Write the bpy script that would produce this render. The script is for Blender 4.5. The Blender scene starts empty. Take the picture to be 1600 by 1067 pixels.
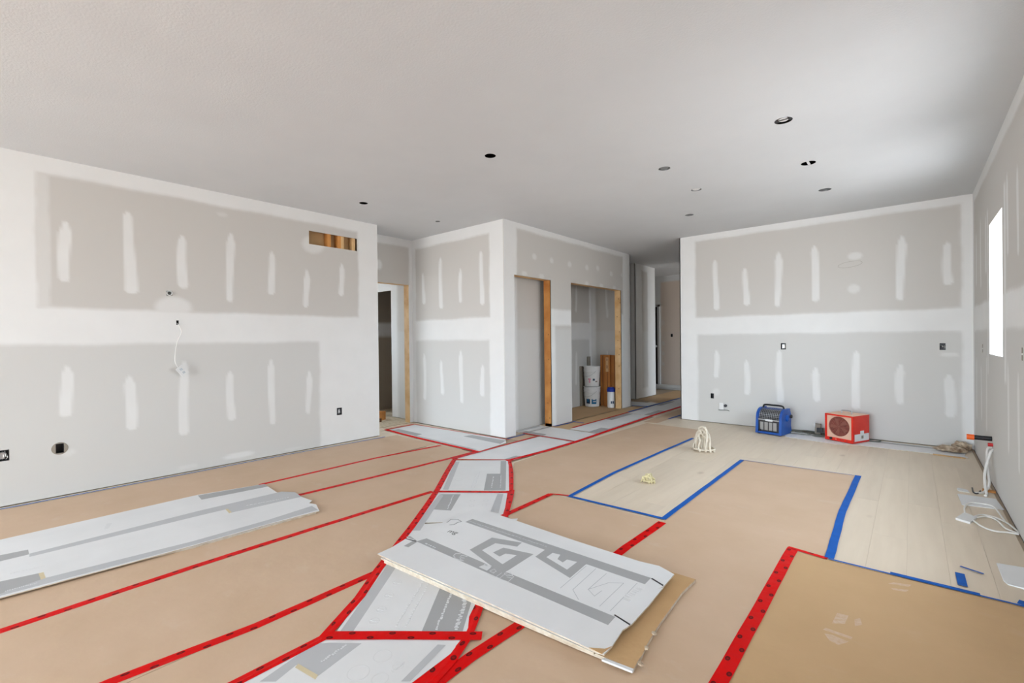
import bpy, bmesh, math, random
import numpy as np
from mathutils import Vector, Matrix
from mathutils.geometry import tessellate_polygon
random.seed(7)
S = bpy.context.scene
COL = S.collection
H = 2.743                                   # ceiling height (9 ft)

# ------------------------------------------------------------------ camera
cam = bpy.data.objects.new('camera', bpy.data.cameras.new('camera'))
COL.objects.link(cam)
cam.data.lens = 16.2336; cam.data.sensor_width = 36; cam.data.clip_start = 0.02
cam.matrix_world = Matrix(((0.75598, 0.00453, 0.654579, 0), (0.654512, 0.01067, -0.755977, 0),
                           (-0.010409, 0.999933, 0.005101, 1.24154), (0, 0, 0, 1)))
S.camera = cam
# ------------------------------------------------------------------ exposure, sky, daylight
S.view_settings.view_transform = 'Standard'; S.view_settings.look = 'None'
S.view_settings.gamma = 1; S.view_settings.use_curve_mapping = False
S.view_settings.exposure = 0.50
SKY = 14.0
w = bpy.data.worlds.new('overcast_sky'); S.world = w; w.use_nodes = True
nt = w.node_tree; nt.nodes.clear()
wo = nt.nodes.new('ShaderNodeOutputWorld'); bg = nt.nodes.new('ShaderNodeBackground')
tc = nt.nodes.new('ShaderNodeTexCoord'); sx = nt.nodes.new('ShaderNodeSeparateXYZ'); cr = nt.nodes.new('ShaderNodeValToRGB')
mr = nt.nodes.new('ShaderNodeMapRange'); mr.inputs[1].default_value = -1; mr.inputs[2].default_value = 1
nt.links.new(tc.outputs['Generated'], sx.inputs[0]); nt.links.new(sx.outputs[2], mr.inputs[0]); nt.links.new(mr.outputs[0], cr.inputs[0])
cr.color_ramp.elements[0].position = 0.47; cr.color_ramp.elements[0].color = (0.58, 0.59, 0.60, 1)     # sunlit pale ground
cr.color_ramp.elements[1].position = 0.53; cr.color_ramp.elements[1].color = (0.77, 0.885, 1.0, 1)   # bright overcast sky
nt.links.new(cr.outputs[0], bg.inputs[0]); bg.inputs[1].default_value = SKY
nt.links.new(bg.outputs[0], wo.inputs[0])
def portal(name, loc, rot, sx_, sy_):       # only guides the sampling of the sky through a window opening
    l = bpy.data.lights.new(name, 'AREA'); l.shape = 'RECTANGLE'; l.size = sx_; l.size_y = sy_
    l.cycles.is_portal = True
    o = bpy.data.objects.new(name, l); o.location = loc; o.rotation_euler = rot; COL.objects.link(o)
YB = -6.0                                   # rear wall, behind the camera
XR = 0.498; XL = -5.245; XH = -5.70; XM = -3.84; YM = 4.295; YR = 6.964
portal('portal_rear_left', (-3.65, YB - 0.1, 1.3), (math.radians(-90), 0, math.pi), 3.1, 2.56)
portal('portal_rear_right', (-0.80, YB - 0.1, 1.3), (math.radians(-90), 0, math.pi), 2.2, 2.56)
portal('portal_added_foyer', (XR + 0.31, 10.15, 1.35), (0, math.radians(90), 0), 2.1, 1.1)
portal('portal_added_bath', (-8.12, 3.4, 1.6), (0, math.radians(-90), 0), 1.0, 1.0)
portal('portal_side', (XR + 0.2, 5.23, 1.62), (0, math.radians(90), 0), 1.09, 0.75)
portal('portal_added_side', (XR + 0.25, 3.45, 1.5), (0, math.radians(90), 0), 1.1, 0.9)

# ------------------------------------------------------------------ materials
def lin(c):
    return tuple((x / 255 / 12.92) if x / 255 <= 0.04045 else ((x / 255 + 0.055) / 1.055) ** 2.4 for x in c)
def mat(name, col, rough=0.6, metal=0.0, noise=None, scale=8, bump=0, bscale=60, coord='Object', spec=0.5):
    m = bpy.data.materials.new(name); m.use_nodes = True; t = m.node_tree
    b = t.nodes['Principled BSDF']; b.inputs['Base Color'].default_value = (*col, 1)
    b.inputs['Roughness'].default_value = rough; b.inputs['Metallic'].default_value = metal
    b.inputs['Specular IOR Level'].default_value = spec
    tcn = t.nodes.new('ShaderNodeTexCoord')
    if noise:
        n = t.nodes.new('ShaderNodeTexNoise'); n.inputs['Scale'].default_value = scale; n.inputs['Detail'].default_value = 4
        r = t.nodes.new('ShaderNodeMapRange'); r.inputs[1].default_value = 0.35; r.inputs[2].default_value = 0.7
        x = t.nodes.new('ShaderNodeMix'); x.data_type = 'RGBA'
        x.inputs[6].default_value = (*col, 1); x.inputs[7].default_value = (*noise, 1)
        t.links.new(tcn.outputs[coord], n.inputs['Vector']); t.links.new(n.outputs[0], r.inputs[0])
        t.links.new(r.outputs[0], x.inputs[0]); t.links.new(x.outputs[2], b.inputs['Base Color'])
    if bump:
        n = t.nodes.new('ShaderNodeTexNoise'); n.inputs['Scale'].default_value = bscale; n.inputs['Detail'].default_value = 3
        bp = t.nodes.new('ShaderNodeBump'); bp.inputs['Strength'].default_value = bump; bp.inputs['Distance'].default_value = 0.004
        t.links.new(tcn.outputs[coord], n.inputs['Vector']); t.links.new(n.outputs[0], bp.inputs['Height'])
        t.links.new(bp.outputs[0], b.inputs['Normal'])
    return m
MUD = (0.83, 0.825, 0.81)
M = {}
def drywall_mat(name, paper_up, paper_low):
    """grey board paper with joint compound where the 'mud' attribute says it was trowelled on"""
    m = bpy.data.materials.new(name); m.use_nodes = True; t = m.node_tree; b = t.nodes['Principled BSDF']
    b.inputs['Roughness'].default_value = 0.85; b.inputs['Specular IOR Level'].default_value = 0.3
    at = t.nodes.new('ShaderNodeAttribute'); at.attribute_name = 'mud'
    tcn = t.nodes.new('ShaderNodeTexCoord')
    n = t.nodes.new('ShaderNodeTexNoise'); n.inputs['Scale'].default_value = 1.6; n.inputs['Detail'].default_value = 5
    t.links.new(tcn.outputs['Object'], n.inputs['Vector'])
    pm = t.nodes.new('ShaderNodeMix'); pm.data_type = 'RGBA'
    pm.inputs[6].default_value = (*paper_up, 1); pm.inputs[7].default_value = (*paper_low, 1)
    sz = t.nodes.new('ShaderNodeSeparateXYZ'); t.links.new(tcn.outputs['Object'], sz.inputs[0])
    rz_ = t.nodes.new('ShaderNodeMapRange'); rz_.inputs[1].default_value = 1.36; rz_.inputs[2].default_value = 1.40; rz_.inputs[3].default_value = 1; rz_.inputs[4].default_value = 0
    t.links.new(sz.outputs[2], rz_.inputs[0]); t.links.new(rz_.outputs[0], pm.inputs[0])
    mm = t.nodes.new('ShaderNodeMix'); mm.data_type = 'RGBA'
    n2 = t.nodes.new('ShaderNodeTexNoise'); n2.inputs['Scale'].default_value = 5; n2.inputs['Detail'].default_value = 5
    t.links.new(tcn.outputs['Object'], n2.inputs['Vector'])
    md = t.nodes.new('ShaderNodeMix'); md.data_type = 'RGBA'
    md.inputs[6].default_value = (*MUD, 1); md.inputs[7].default_value = (0.77, 0.765, 0.75, 1)
    t.links.new(n2.outputs[0], md.inputs[0])
    t.links.new(at.outputs['Fac'], mm.inputs[0]); t.links.new(pm.outputs[2], mm.inputs[6]); t.links.new(md.outputs[2], mm.inputs[7])
    t.links.new(mm.outputs[2], b.inputs['Base Color'])
    bp = t.nodes.new('ShaderNodeBump'); bp.inputs['Strength'].default_value = 0.15; bp.inputs['Distance'].default_value = 0.003
    n3 = t.nodes.new('ShaderNodeTexNoise'); n3.inputs['Scale'].default_value = 12
    t.links.new(tcn.outputs['Object'], n3.inputs['Vector']); t.links.new(n3.outputs[0], bp.inputs['Height']); t.links.new(bp.outputs[0], b.inputs['Normal'])
    return m
M['drywall'] = drywall_mat('drywall', (0.61, 0.585, 0.55), (0.64, 0.63, 0.605))
M['drywall_unlit'] = drywall_mat('drywall_shaded', (0.36, 0.31, 0.25), (0.40, 0.34, 0.27))  # shade of the unlit bath closet put into the board colour
M['drywall_warm'] = drywall_mat('drywall_hall', (0.78, 0.66, 0.56), (0.76, 0.65, 0.56))
M['ceiling'] = mat('ceiling_primer', (0.70, 0.715, 0.73), 0.9, noise=(0.675, 0.69, 0.705), scale=2, bump=0.25, bscale=90)
M['subfloor'] = mat('osb_subfloor', lin((205, 190, 165)), 0.8, noise=lin((180, 160, 130)), scale=25)
M['pine'] = mat('pine_stud', lin((226, 190, 140)), 0.7, noise=lin((205, 160, 105)), scale=6)
M['pine_orange'] = mat('pine_stud_orange', lin((214, 150, 80)), 0.7, noise=lin((190, 120, 55)), scale=6)
M['knot'] = mat('pine_knot', lin((110, 70, 40)), 0.7)
M['dark'] = mat('black_plastic', (0.008, 0.008, 0.01), 0.5)
M['can_black'] = mat('hole_black', (0.002, 0.002, 0.002), 1.0, spec=0.0)  # darkness inside the ceiling holes put into the colour
M['charcoal'] = mat('charcoal_plastic', (0.03, 0.03, 0.035), 0.45)
M['mudm'] = mat('joint_compound', MUD, 0.85)
M['white'] = mat('white_plastic', (0.78, 0.78, 0.77), 0.4)
M['cable'] = mat('white_cable', (0.80, 0.78, 0.74), 0.45)
M['cream'] = mat('cream_cable', lin((226, 216, 198)), 0.5)
M['yellow'] = mat('yellow_cable', lin((222, 210, 165)), 0.5)
M['greycable'] = mat('grey_cord', lin((95, 98, 92)), 0.5)
M['steel'] = mat('galvanised_steel', (0.45, 0.46, 0.47), 0.35, 0.8)
M['kraftboard'] = mat('brown_cardboard', lin((204, 168, 122)), 0.85, noise=lin((192, 152, 105)), scale=3, bump=0.3, bscale=40)
M['kraftdark'] = mat('brown_carton', lin((188, 122, 58)), 0.75, noise=lin((168, 104, 48)), scale=4)
M['edge'] = mat('cardboard_edge', lin((214, 203, 186)), 0.9, noise=lin((190, 172, 148)), scale=30)
M['carton'] = mat('white_cardboard', (0.81, 0.815, 0.82), 0.5, noise=(0.76, 0.765, 0.77), scale=3, bump=0.12, bscale=18)
M['grey_ink'] = mat('grey_ink', (0.40, 0.405, 0.41), 0.5)
M['grey_ink2'] = mat('light_grey_ink', (0.52, 0.53, 0.545), 0.5)
M['faint'] = mat('faint_grey_ink', (0.735, 0.74, 0.745), 0.6)
M['whiteink'] = mat('white_ink', (0.72, 0.73, 0.74), 0.6)
M['darkink'] = mat('dark_ink', (0.07, 0.07, 0.07), 0.6)
M['tan'] = mat('tan_tear', lin((214, 200, 165)), 0.9)
M['bluetape'] = mat('blue_masking_tape', (0.002, 0.115, 0.50), 0.6, noise=(0.002, 0.095, 0.42), scale=14, bump=0.2, bscale=50, spec=0.2)
M['bluedark'] = mat('thin_violet_tape_edge', (0.16, 0.14, 0.36), 0.6)
M['heater_blue'] = mat('blue_steel', lin((18, 74, 158)), 0.4, noise=lin((30, 92, 178)), scale=6)
M['heater_red'] = mat('red_enamel', lin((226, 44, 24)), 0.35, noise=lin((214, 30, 16)), scale=6)
M['heater_peach'] = mat('pale_peach', lin((228, 190, 165)), 0.6)
M['rust'] = mat('dark_red_fan', lin((140, 70, 58)), 0.5, noise=lin((110, 50, 42)), scale=30)
M['blade'] = mat('fan_blade', lin((214, 190, 175)), 0.4, 0.4)
M['grillewire'] = mat('grille_wire', lin((150, 92, 78)), 0.5)
M['lid'] = mat('blue_lid', lin((20, 50, 150)), 0.4)
M['bucket'] = mat('white_bucket', (0.80, 0.80, 0.79), 0.35)
M['teal'] = mat('teal_print', lin((20, 110, 160)), 0.5)
M['navy'] = mat('navy_print', lin((30, 60, 90)), 0.5)
M['pink'] = mat('pink_print', lin((225, 80, 105)), 0.5)
M['pinkl'] = mat('pale_pink_print', lin((235, 165, 185)), 0.5)
M['orange'] = mat('orange_cap', lin((240, 100, 25)), 0.4)
M['redcap'] = mat('red_cap', lin((190, 35, 35)), 0.4)
M['door'] = mat('dark_door', lin((50, 38, 32)), 0.4)
M['trimw'] = mat('white_trim', (0.75, 0.75, 0.74), 0.4)
M['papertrash'] = mat('crumpled_paper', lin((205, 188, 165)), 0.9, noise=lin((120, 92, 66)), scale=18, bump=0.5, bscale=50)
M['boardgrey'] = mat('grey_board', lin((150, 142, 130)), 0.8)
M['panew'] = mat('window_vinyl', (0.8, 0.8, 0.8), 0.35)
gl = bpy.data.materials.new('window_glass'); gl.use_nodes = True; t = gl.node_tree; t.nodes.clear()
go = t.nodes.new('ShaderNodeOutputMaterial'); gm = t.nodes.new('ShaderNodeMixShader'); gt = t.nodes.new('ShaderNodeBsdfTransparent'); gg = t.nodes.new('ShaderNodeBsdfGlossy')
gg.inputs['Roughness'].default_value = 0.02; gm.inputs[0].default_value = 0.06
t.links.new(gt.outputs[0], gm.inputs[1]); t.links.new(gg.outputs[0], gm.inputs[2]); t.links.new(gm.outputs[0], go.inputs[0]); M['glass'] = gl

def kraft_mat(name, c1, c2, dust=.30):
    m = bpy.data.materials.new(name); m.use_nodes = True; t = m.node_tree; b = t.nodes['Principled BSDF']
    b.inputs['Roughness'].default_value = 0.62; b.inputs['Specular IOR Level'].default_value = 0.4
    tcn = t.nodes.new('ShaderNodeTexCoord')
    n = t.nodes.new('ShaderNodeTexNoise'); n.inputs['Scale'].default_value = 2.2; n.inputs['Detail'].default_value = 6; n.inputs['Roughness'].default_value = 0.6
    r = t.nodes.new('ShaderNodeMapRange'); r.inputs[1].default_value = 0.35; r.inputs[2].default_value = 0.7
    a = t.nodes.new('ShaderNodeMix'); a.data_type = 'RGBA'; a.inputs[6].default_value = (*c1, 1); a.inputs[7].default_value = (*c2, 1)
    # drywall dust scuffed into the paper
    n2 = t.nodes.new('ShaderNodeTexNoise'); n2.inputs['Scale'].default_value = 3.3; n2.inputs['Detail'].default_value = 8; n2.inputs['Roughness'].default_value = 0.65
    mp = t.nodes.new('ShaderNodeMapping'); mp.inputs['Scale'].default_value = (1, 1.7, 1); mp.inputs['Rotation'].default_value = (0, 0, 0.5)
    r2 = t.nodes.new('ShaderNodeMapRange'); r2.inputs[1].default_value = 0.60; r2.inputs[2].default_value = 0.80; r2.inputs[4].default_value = dust
    d = t.nodes.new('ShaderNodeMix'); d.data_type = 'RGBA'; d.inputs[7].default_value = (0.75, 0.68, 0.60, 1)
    L = t.links.new
    L(tcn.outputs['Object'], n.inputs['Vector']); L(n.outputs[0], r.inputs[0]); L(r.outputs[0], a.inputs[0])
    L(tcn.outputs['Object'], mp.inputs[0]); L(mp.outputs[0], n2.inputs['Vector']); L(n2.outputs[0], r2.inputs[0]); L(r2.outputs[0], d.inputs[0])
    L(a.outputs[2], d.inputs[6]); L(d.outputs[2], b.inputs['Base Color'])
    n3 = t.nodes.new('ShaderNodeTexNoise'); n3.inputs['Scale'].default_value = 7; n3.inputs['Detail'].default_value = 4
    bp = t.nodes.new('ShaderNodeBump'); bp.inputs['Strength'].default_value = 0.35; bp.inputs['Distance'].default_value = 0.01
    L(tcn.outputs['Object'], n3.inputs['Vector']); L(n3.outputs[0], bp.inputs['Height']); L(bp.outputs[0], b.inputs['Normal'])
    return m
M['kraft'] = kraft_mat('kraft_floor_paper', (0.655, 0.475, 0.33), (0.605, 0.43, 0.287))
M['kraft2'] = kraft_mat('kraft_floor_paper_warm', (0.61, 0.40, 0.21), (0.57, 0.37, 0.19), .12)

def wood_mat(name, c1, c2, c3):
    m = bpy.data.materials.new(name); m.use_nodes = True; t = m.node_tree; b = t.nodes['Principled BSDF']
    b.inputs['Roughness'].default_value = 0.5
    tcn = t.nodes.new('ShaderNodeTexCoord'); mp = t.nodes.new('ShaderNodeMapping'); mp.inputs['Scale'].default_value = (14, 1.3, 1)
    oi = t.nodes.new('ShaderNodeObjectInfo'); L = t.links.new
    n = t.nodes.new('ShaderNodeTexNoise'); n.inputs['Scale'].default_value = 1.5; n.inputs['Detail'].default_value = 6; n.noise_dimensions = '4D'
    L(tcn.outputs['Object'], mp.inputs[0]); L(mp.outputs[0], n.inputs['Vector'])
    mul = t.nodes.new('ShaderNodeMath'); mul.operation = 'MULTIPLY'; mul.inputs[1].default_value = 37; L(oi.outputs['Random'], mul.inputs[0]); L(mul.outputs[0], n.inputs['W'])
    a = t.nodes.new('ShaderNodeMix'); a.data_type = 'RGBA'; a.inputs[6].default_value = (*c1, 1); a.inputs[7].default_value = (*c2, 1)
    r = t.nodes.new('ShaderNodeMapRange'); r.inputs[1].default_value = 0.35; r.inputs[2].default_value = 0.7; L(n.outputs[0], r.inputs[0]); L(r.outputs[0], a.inputs[0])
    # small brown knots
    mp2 = t.nodes.new('ShaderNodeMapping'); mp2.inputs['Scale'].default_value = (3.2, 1.8, 1); L(tcn.outputs['Object'], mp2.inputs[0])
    v = t.nodes.new('ShaderNodeTexVoronoi'); v.inputs['Scale'].default_value = 1.1; v.voronoi_dimensions = '4D'; L(mp2.outputs[0], v.inputs['Vector']); L(mul.outputs[0], v.inputs['W'])
    r2 = t.nodes.new('ShaderNodeMapRange'); r2.inputs[1].default_value = 0.02; r2.inputs[2].default_value = 0.13; r2.inputs[3].default_value = 0.65; r2.inputs[4].default_value = 0.0; L(v.outputs['Distance'], r2.inputs[0])
    k = t.nodes.new('ShaderNodeMix'); k.data_type = 'RGBA'; k.inputs[7].default_value = (*c3, 1); L(r2.outputs[0], k.inputs[0]); L(a.outputs[2], k.inputs[6])
    h = t.nodes.new('ShaderNodeHueSaturation'); r3 = t.nodes.new('ShaderNodeMapRange'); r3.inputs[3].default_value = 0.96; r3.inputs[4].default_value = 1.03
    L(oi.outputs['Random'], r3.inputs[0]); L(r3.outputs[0], h.inputs['Value']); L(k.outputs[2], h.inputs['Color']); L(h.outputs[0], b.inputs['Base Color'])
    return m
M['oak'] = wood_mat('pale_oak', (0.77, 0.655, 0.515), (0.72, 0.605, 0.47), (0.42, 0.31, 0.22))
M['joint'] = mat('floor_joint', lin((185, 165, 142)), 0.9)

def red_tape():
    """glossy red sheathing tape, two staggered rows of round dark printed marks, laid out by the tape's own UV in metres"""
    m = bpy.data.materials.new('red_sheathing_tape'); m.use_nodes = True; t = m.node_tree; b = t.nodes['Principled BSDF']; L = t.links.new
    b.inputs['Roughness'].default_value = 0.45; b.inputs['Specular IOR Level'].default_value = 0.10
    uv = t.nodes.new('ShaderNodeUVMap'); uv.uv_map = 'UVMap'; s = t.nodes.new('ShaderNodeSeparateXYZ'); L(uv.outputs[0], s.inputs[0])
    def mth(op, a, b_=None):
        n = t.nodes.new('ShaderNodeMath'); n.operation = op
        for i, v in enumerate((a, b_)):
            if v is None: continue
            if isinstance(v, (int, float)): n.inputs[i].default_value = v
            else: L(v, n.inputs[i])
        return n.outputs[0]
    def row(off, vc):
        u = mth('ADD', s.outputs[0], off); u = mth('MODULO', u, 0.17); u = mth('SUBTRACT', u, 0.085)
        u = mth('DIVIDE', u, 0.0145); v = mth('SUBTRACT', s.outputs[1], vc); v = mth('DIVIDE', v, 0.0082)
        d = mth('ADD', mth('MULTIPLY', u, u), mth('MULTIPLY', v, v)); return mth('LESS_THAN', d, 1.0), mth('LESS_THAN', d, 0.18)
    a1, i1 = row(10.0, 0.012); a2, i2 = row(10.085, -0.014)
    mk = mth('MAXIMUM', a1, a2); inn = mth('MAXIMUM', i1, i2); mk = mth('SUBTRACT', mk, mth('MULTIPLY', inn, 0.35))
    mk = mth('MULTIPLY', mk, 0.86)
    n = t.nodes.new('ShaderNodeTexNoise'); n.inputs['Scale'].default_value = 9; n.inputs['Detail'].default_value = 3; tcn = t.nodes.new('ShaderNodeTexCoord'); L(tcn.outputs['Object'], n.inputs['Vector'])
    a = t.nodes.new('ShaderNodeMix'); a.data_type = 'RGBA'; a.inputs[6].default_value = (0.80, 0.001, 0.002, 1); a.inputs[7].default_value = (0.64, 0.001, 0.001, 1); L(n.outputs[0], a.inputs[0])
    k = t.nodes.new('ShaderNodeMix'); k.data_type = 'RGBA'; k.inputs[7].default_value = (0.02, 0.003, 0.004, 1); L(mk, k.inputs[0]); L(a.outputs[2], k.inputs[6])
    L(k.outputs[2], b.inputs['Base Color'])
    n2 = t.nodes.new('ShaderNodeTexNoise'); n2.inputs['Scale'].default_value = 16; n2.inputs['Detail'].default_value = 2; L(tcn.outputs['Object'], n2.inputs['Vector'])
    bp = t.nodes.new('ShaderNodeBump'); bp.inputs['Strength'].default_value = 0.5; bp.inputs['Distance'].default_value = 0.01; L(n2.outputs[0], bp.inputs['Height']); L(bp.outputs[0], b.inputs['Normal'])
    return m
M['redtape'] = red_tape()

# ------------------------------------------------------------------ helpers
def link(name, me, m=None, parent=None, mats=None):
    o = bpy.data.objects.new(name, me); COL.objects.link(o)
    for x in (mats or ([m] if m else [])): me.materials.append(M[x] if isinstance(x, str) else x)
    if parent is not None: o.parent = parent
    return o
def mesh_from(name, verts, faces):
    me = bpy.data.meshes.new(name); me.from_pydata([tuple(v) for v in verts], [], faces); me.update(); return me
def smooth(o, ang=40):
    for p in o.data.polygons: p.use_smooth = True
    try: o.data.set_sharp_from_angle(angle=math.radians(ang))
    except Exception: pass
    return o
def tag(o, label=None, cat=None, group=None, kind=None):
    if label: o['label'] = label
    if cat: o['category'] = cat
    if group: o['group'] = group
    if kind: o['kind'] = kind
    return o
def thing(name, label, cat, loc=(0, 0, 0), rz=0, group=None):
    o = bpy.data.objects.new(name, None); COL.objects.link(o); o.empty_display_size = 0.05
    o.location = loc; o.rotation_euler = (0, 0, rz)
    return tag(o, label, cat, group)
class MB:                                   # collects simple solids into one mesh
    def __init__(s): s.v = []; s.f = []
    def box(s, x0, x1, y0, y1, z0, z1, rz=0, c=None):
        b = len(s.v); pts = [(x, y, z) for z in (z0, z1) for y in (y0, y1) for x in (x0, x1)]
        if rz:
            cx, cy = c or ((x0 + x1) / 2, (y0 + y1) / 2); k, q = math.cos(rz), math.sin(rz)
            pts = [(cx + (x - cx) * k - (y - cy) * q, cy + (x - cx) * q + (y - cy) * k, z) for x, y, z in pts]
        s.v += pts
        s.f += [[b + i for i in f] for f in ((0, 2, 3, 1), (4, 5, 7, 6), (0, 1, 5, 4), (2, 6, 7, 3), (0, 4, 6, 2), (1, 3, 7, 5))]
        return s
    def prism(s, poly, z0, z1, axis='z', d=None):
        """poly in plan extruded z0..z1; axis x/y: poly is (y,z)/(x,z) extruded along that axis"""
        def P(a, b_, k):
            return {'z': (a, b_, k), 'x': (k, a, b_), 'y': (a, k, b_)}[axis]
        n = len(poly); b = len(s.v)
        s.v += [P(a, c, z0) for a, c in poly] + [P(a, c, z1) for a, c in poly]
        tri = tessellate_polygon([[Vector((a, c, 0)) for a, c in poly]])
        s.f += [[b + i for i in reversed(t_)] for t_ in tri] + [[b + n + i for i in t_] for t_ in tri]
        s.f += [[b + i, b + (i + 1) % n, b + n + (i + 1) % n, b + n + i] for i in range(n)]
        return s
    def lathe(s, prof, cx=0, cy=0, n=24, axis='z', oz=0, caps=True):
        b = len(s.v)
        for r, z in prof:
            for i in range(n):
                a = 2 * math.pi * i / n; p, q = r * math.cos(a), r * math.sin(a)
                s.v.append({'z': (cx + p, cy + q, z + oz), 'y': (cx + p, z + cy, oz + q), 'x': (cx + z, cy + p, oz + q)}[axis])
        for k in range(len(prof) - 1):
            for i in range(n):
                j = (i + 1) % n
                s.f.append([b + k * n + i, b + k * n + j, b + (k + 1) * n + j, b + (k + 1) * n + i])
        for k, rev in ((0, True), (len(prof) - 1, False)):
            if caps and prof[k][0] > 1e-5:
                f = [b + k * n + i for i in range(n)]; s.f.append(f[::-1] if rev else f)
        return s
    def tube(s, pts, r, n=6, closed=False):
        pts = [Vector(p) for p in pts]; b = len(s.v); m = len(pts)
        up = Vector((0, 0, 1)); prev = None
        for i, p in enumerate(pts):
            d = (pts[(i + 1) % m] - pts[i - 1]) if closed else (pts[min(i + 1, m - 1)] - pts[max(i - 1, 0)])
            d.normalize()
            a = (prev if prev is not None else (up if abs(d.z) < .9 else Vector((1, 0, 0))))
            a = (a - d * a.dot(d)); 
            if a.length < 1e-4: a = d.orthogonal()
            a.normalize(); prev = a; c = d.cross(a)
            for k in range(n):
                t_ = 2 * math.pi * k / n; s.v.append(tuple(p + (a * math.cos(t_) + c * math.sin(t_)) * r))
        for i in range(m if closed else m - 1):
            for k in range(n):
                j = (i + 1) % m; l = (k + 1) % n
                s.f.append([b + i * n + k, b + i * n + l, b + j * n + l, b + j * n + k])
        if not closed:
            s.f.append([b + k for k in range(n)][::-1]); s.f.append([b + (m - 1) * n + k for k in range(n)])
        return s
    def build(s, name, m, parent=None, mats=None):
        me = mesh_from(name, s.v, s.f)
        bm = bmesh.new(); bm.from_mesh(me); bmesh.ops.recalc_face_normals(bm, faces=bm.faces); bm.to_mesh(me); bm.free()
        return link(name, me, m, parent, mats)
def spline(pts, n=8):                       # Catmull-Rom through the points
    P = [Vector(p) for p in pts]; P = [P[0] * 2 - P[1]] + P + [P[-1] * 2 - P[-2]]; out = []
    for i in range(1, len(P) - 2):
        for k in range(n):
            t_ = k / n; a, b, c, d = P[i - 1], P[i], P[i + 1], P[i + 2]
            out.append(0.5 * ((2 * b) + (c - a) * t_ + (2 * a - 5 * b + 4 * c - d) * t_ * t_ + (3 * b - a - 3 * c + d) * t_ ** 3))
    return out + [P[-2]]

# ------------------------------------------------------------------ drywall sheets
def sst(x): x = np.clip(x, 0, 1); return x * x * (3 - 2 * x)
def mud_field(U, Z, dry, spots, stripes, bands=()):
    wob = 0.004 * np.sin(U * 9 + Z * 7) + 0.0025 * np.sin(Z * 19 + U * 5) + 0.0015 * np.sin(U * 61 - Z * 47)
    m = np.ones_like(U)
    for (u0, u1, z0, z1, f) in dry:
        d = np.maximum(np.maximum(u0 - U, U - u1), np.maximum(z0 - Z, Z - z1)) + wob
        m = np.minimum(m, sst((d + f) / (2 * f)))
    for bd in bands:
        u0, u1, z0, z1, f = bd[:5]; kk = bd[5] if len(bd) > 5 else 1
        d = np.maximum(np.maximum(u0 - U, U - u1), np.maximum(z0 - Z, Z - z1)) + wob
        m = np.maximum(m, kk * (1 - sst((d + f) / (2 * f))))
    for (uc, z0, z1, w_) in stripes:
        k = math.sin(uc * 91 + z0 * 37); zz = (Z - z0) / (z1 - z0)
        hw = w_ * (1 + 0.22 * k * (zz - .5) * 2) * np.clip(np.minimum((z1 - Z) / (0.10 + 0.05 * k) + .25, (Z - z0) / 0.05 + .5), 0.0, 1)
        cx = uc + 0.008 * np.sin(zz * 4 + k * 5) + 0.006 * k * (zz - .5)
        d = np.maximum(np.abs(U - cx) - hw, np.maximum(z0 - Z, Z - z1))
        m = np.maximum(m, 0.85 * (1 - sst((d + 0.008) / 0.018)))
    for (uc, zc, ru, rz_, k) in spots:
        d = np.sqrt(((U - uc) / ru) ** 2 + ((Z - zc) / rz_) ** 2) + wob * 8 - 1
        m = np.maximum(m, k * (1 - sst((d + 0.25) / 0.5)))
    return m
def lines(a, b, marks, step, lo=None, hi=None):
    L = {round(a, 4), round(b, 4)} | {round(x, 4) for x in marks if a < x < b}
    if step:
        s0 = max(a, lo if lo is not None else a); s1 = min(b, hi if hi is not None else b)
        n = max(1, int((s1 - s0) / step))
        for i in range(n + 1): L.add(round(s0 + (s1 - s0) * i / n, 4))
    L = sorted(L); out = [L[0]]
    hard = {round(x, 4) for x in marks} | {round(a, 4), round(b, 4)}
    for x in L[1:]:
        if x - out[-1] < 0.003:
            if x in hard: out[-1] = x if out[-1] not in hard else out[-1]
            if out[-1] != x and x in hard and x - out[-1] > 1e-3: out.append(x)
        else: out.append(x)
    return out
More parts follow.
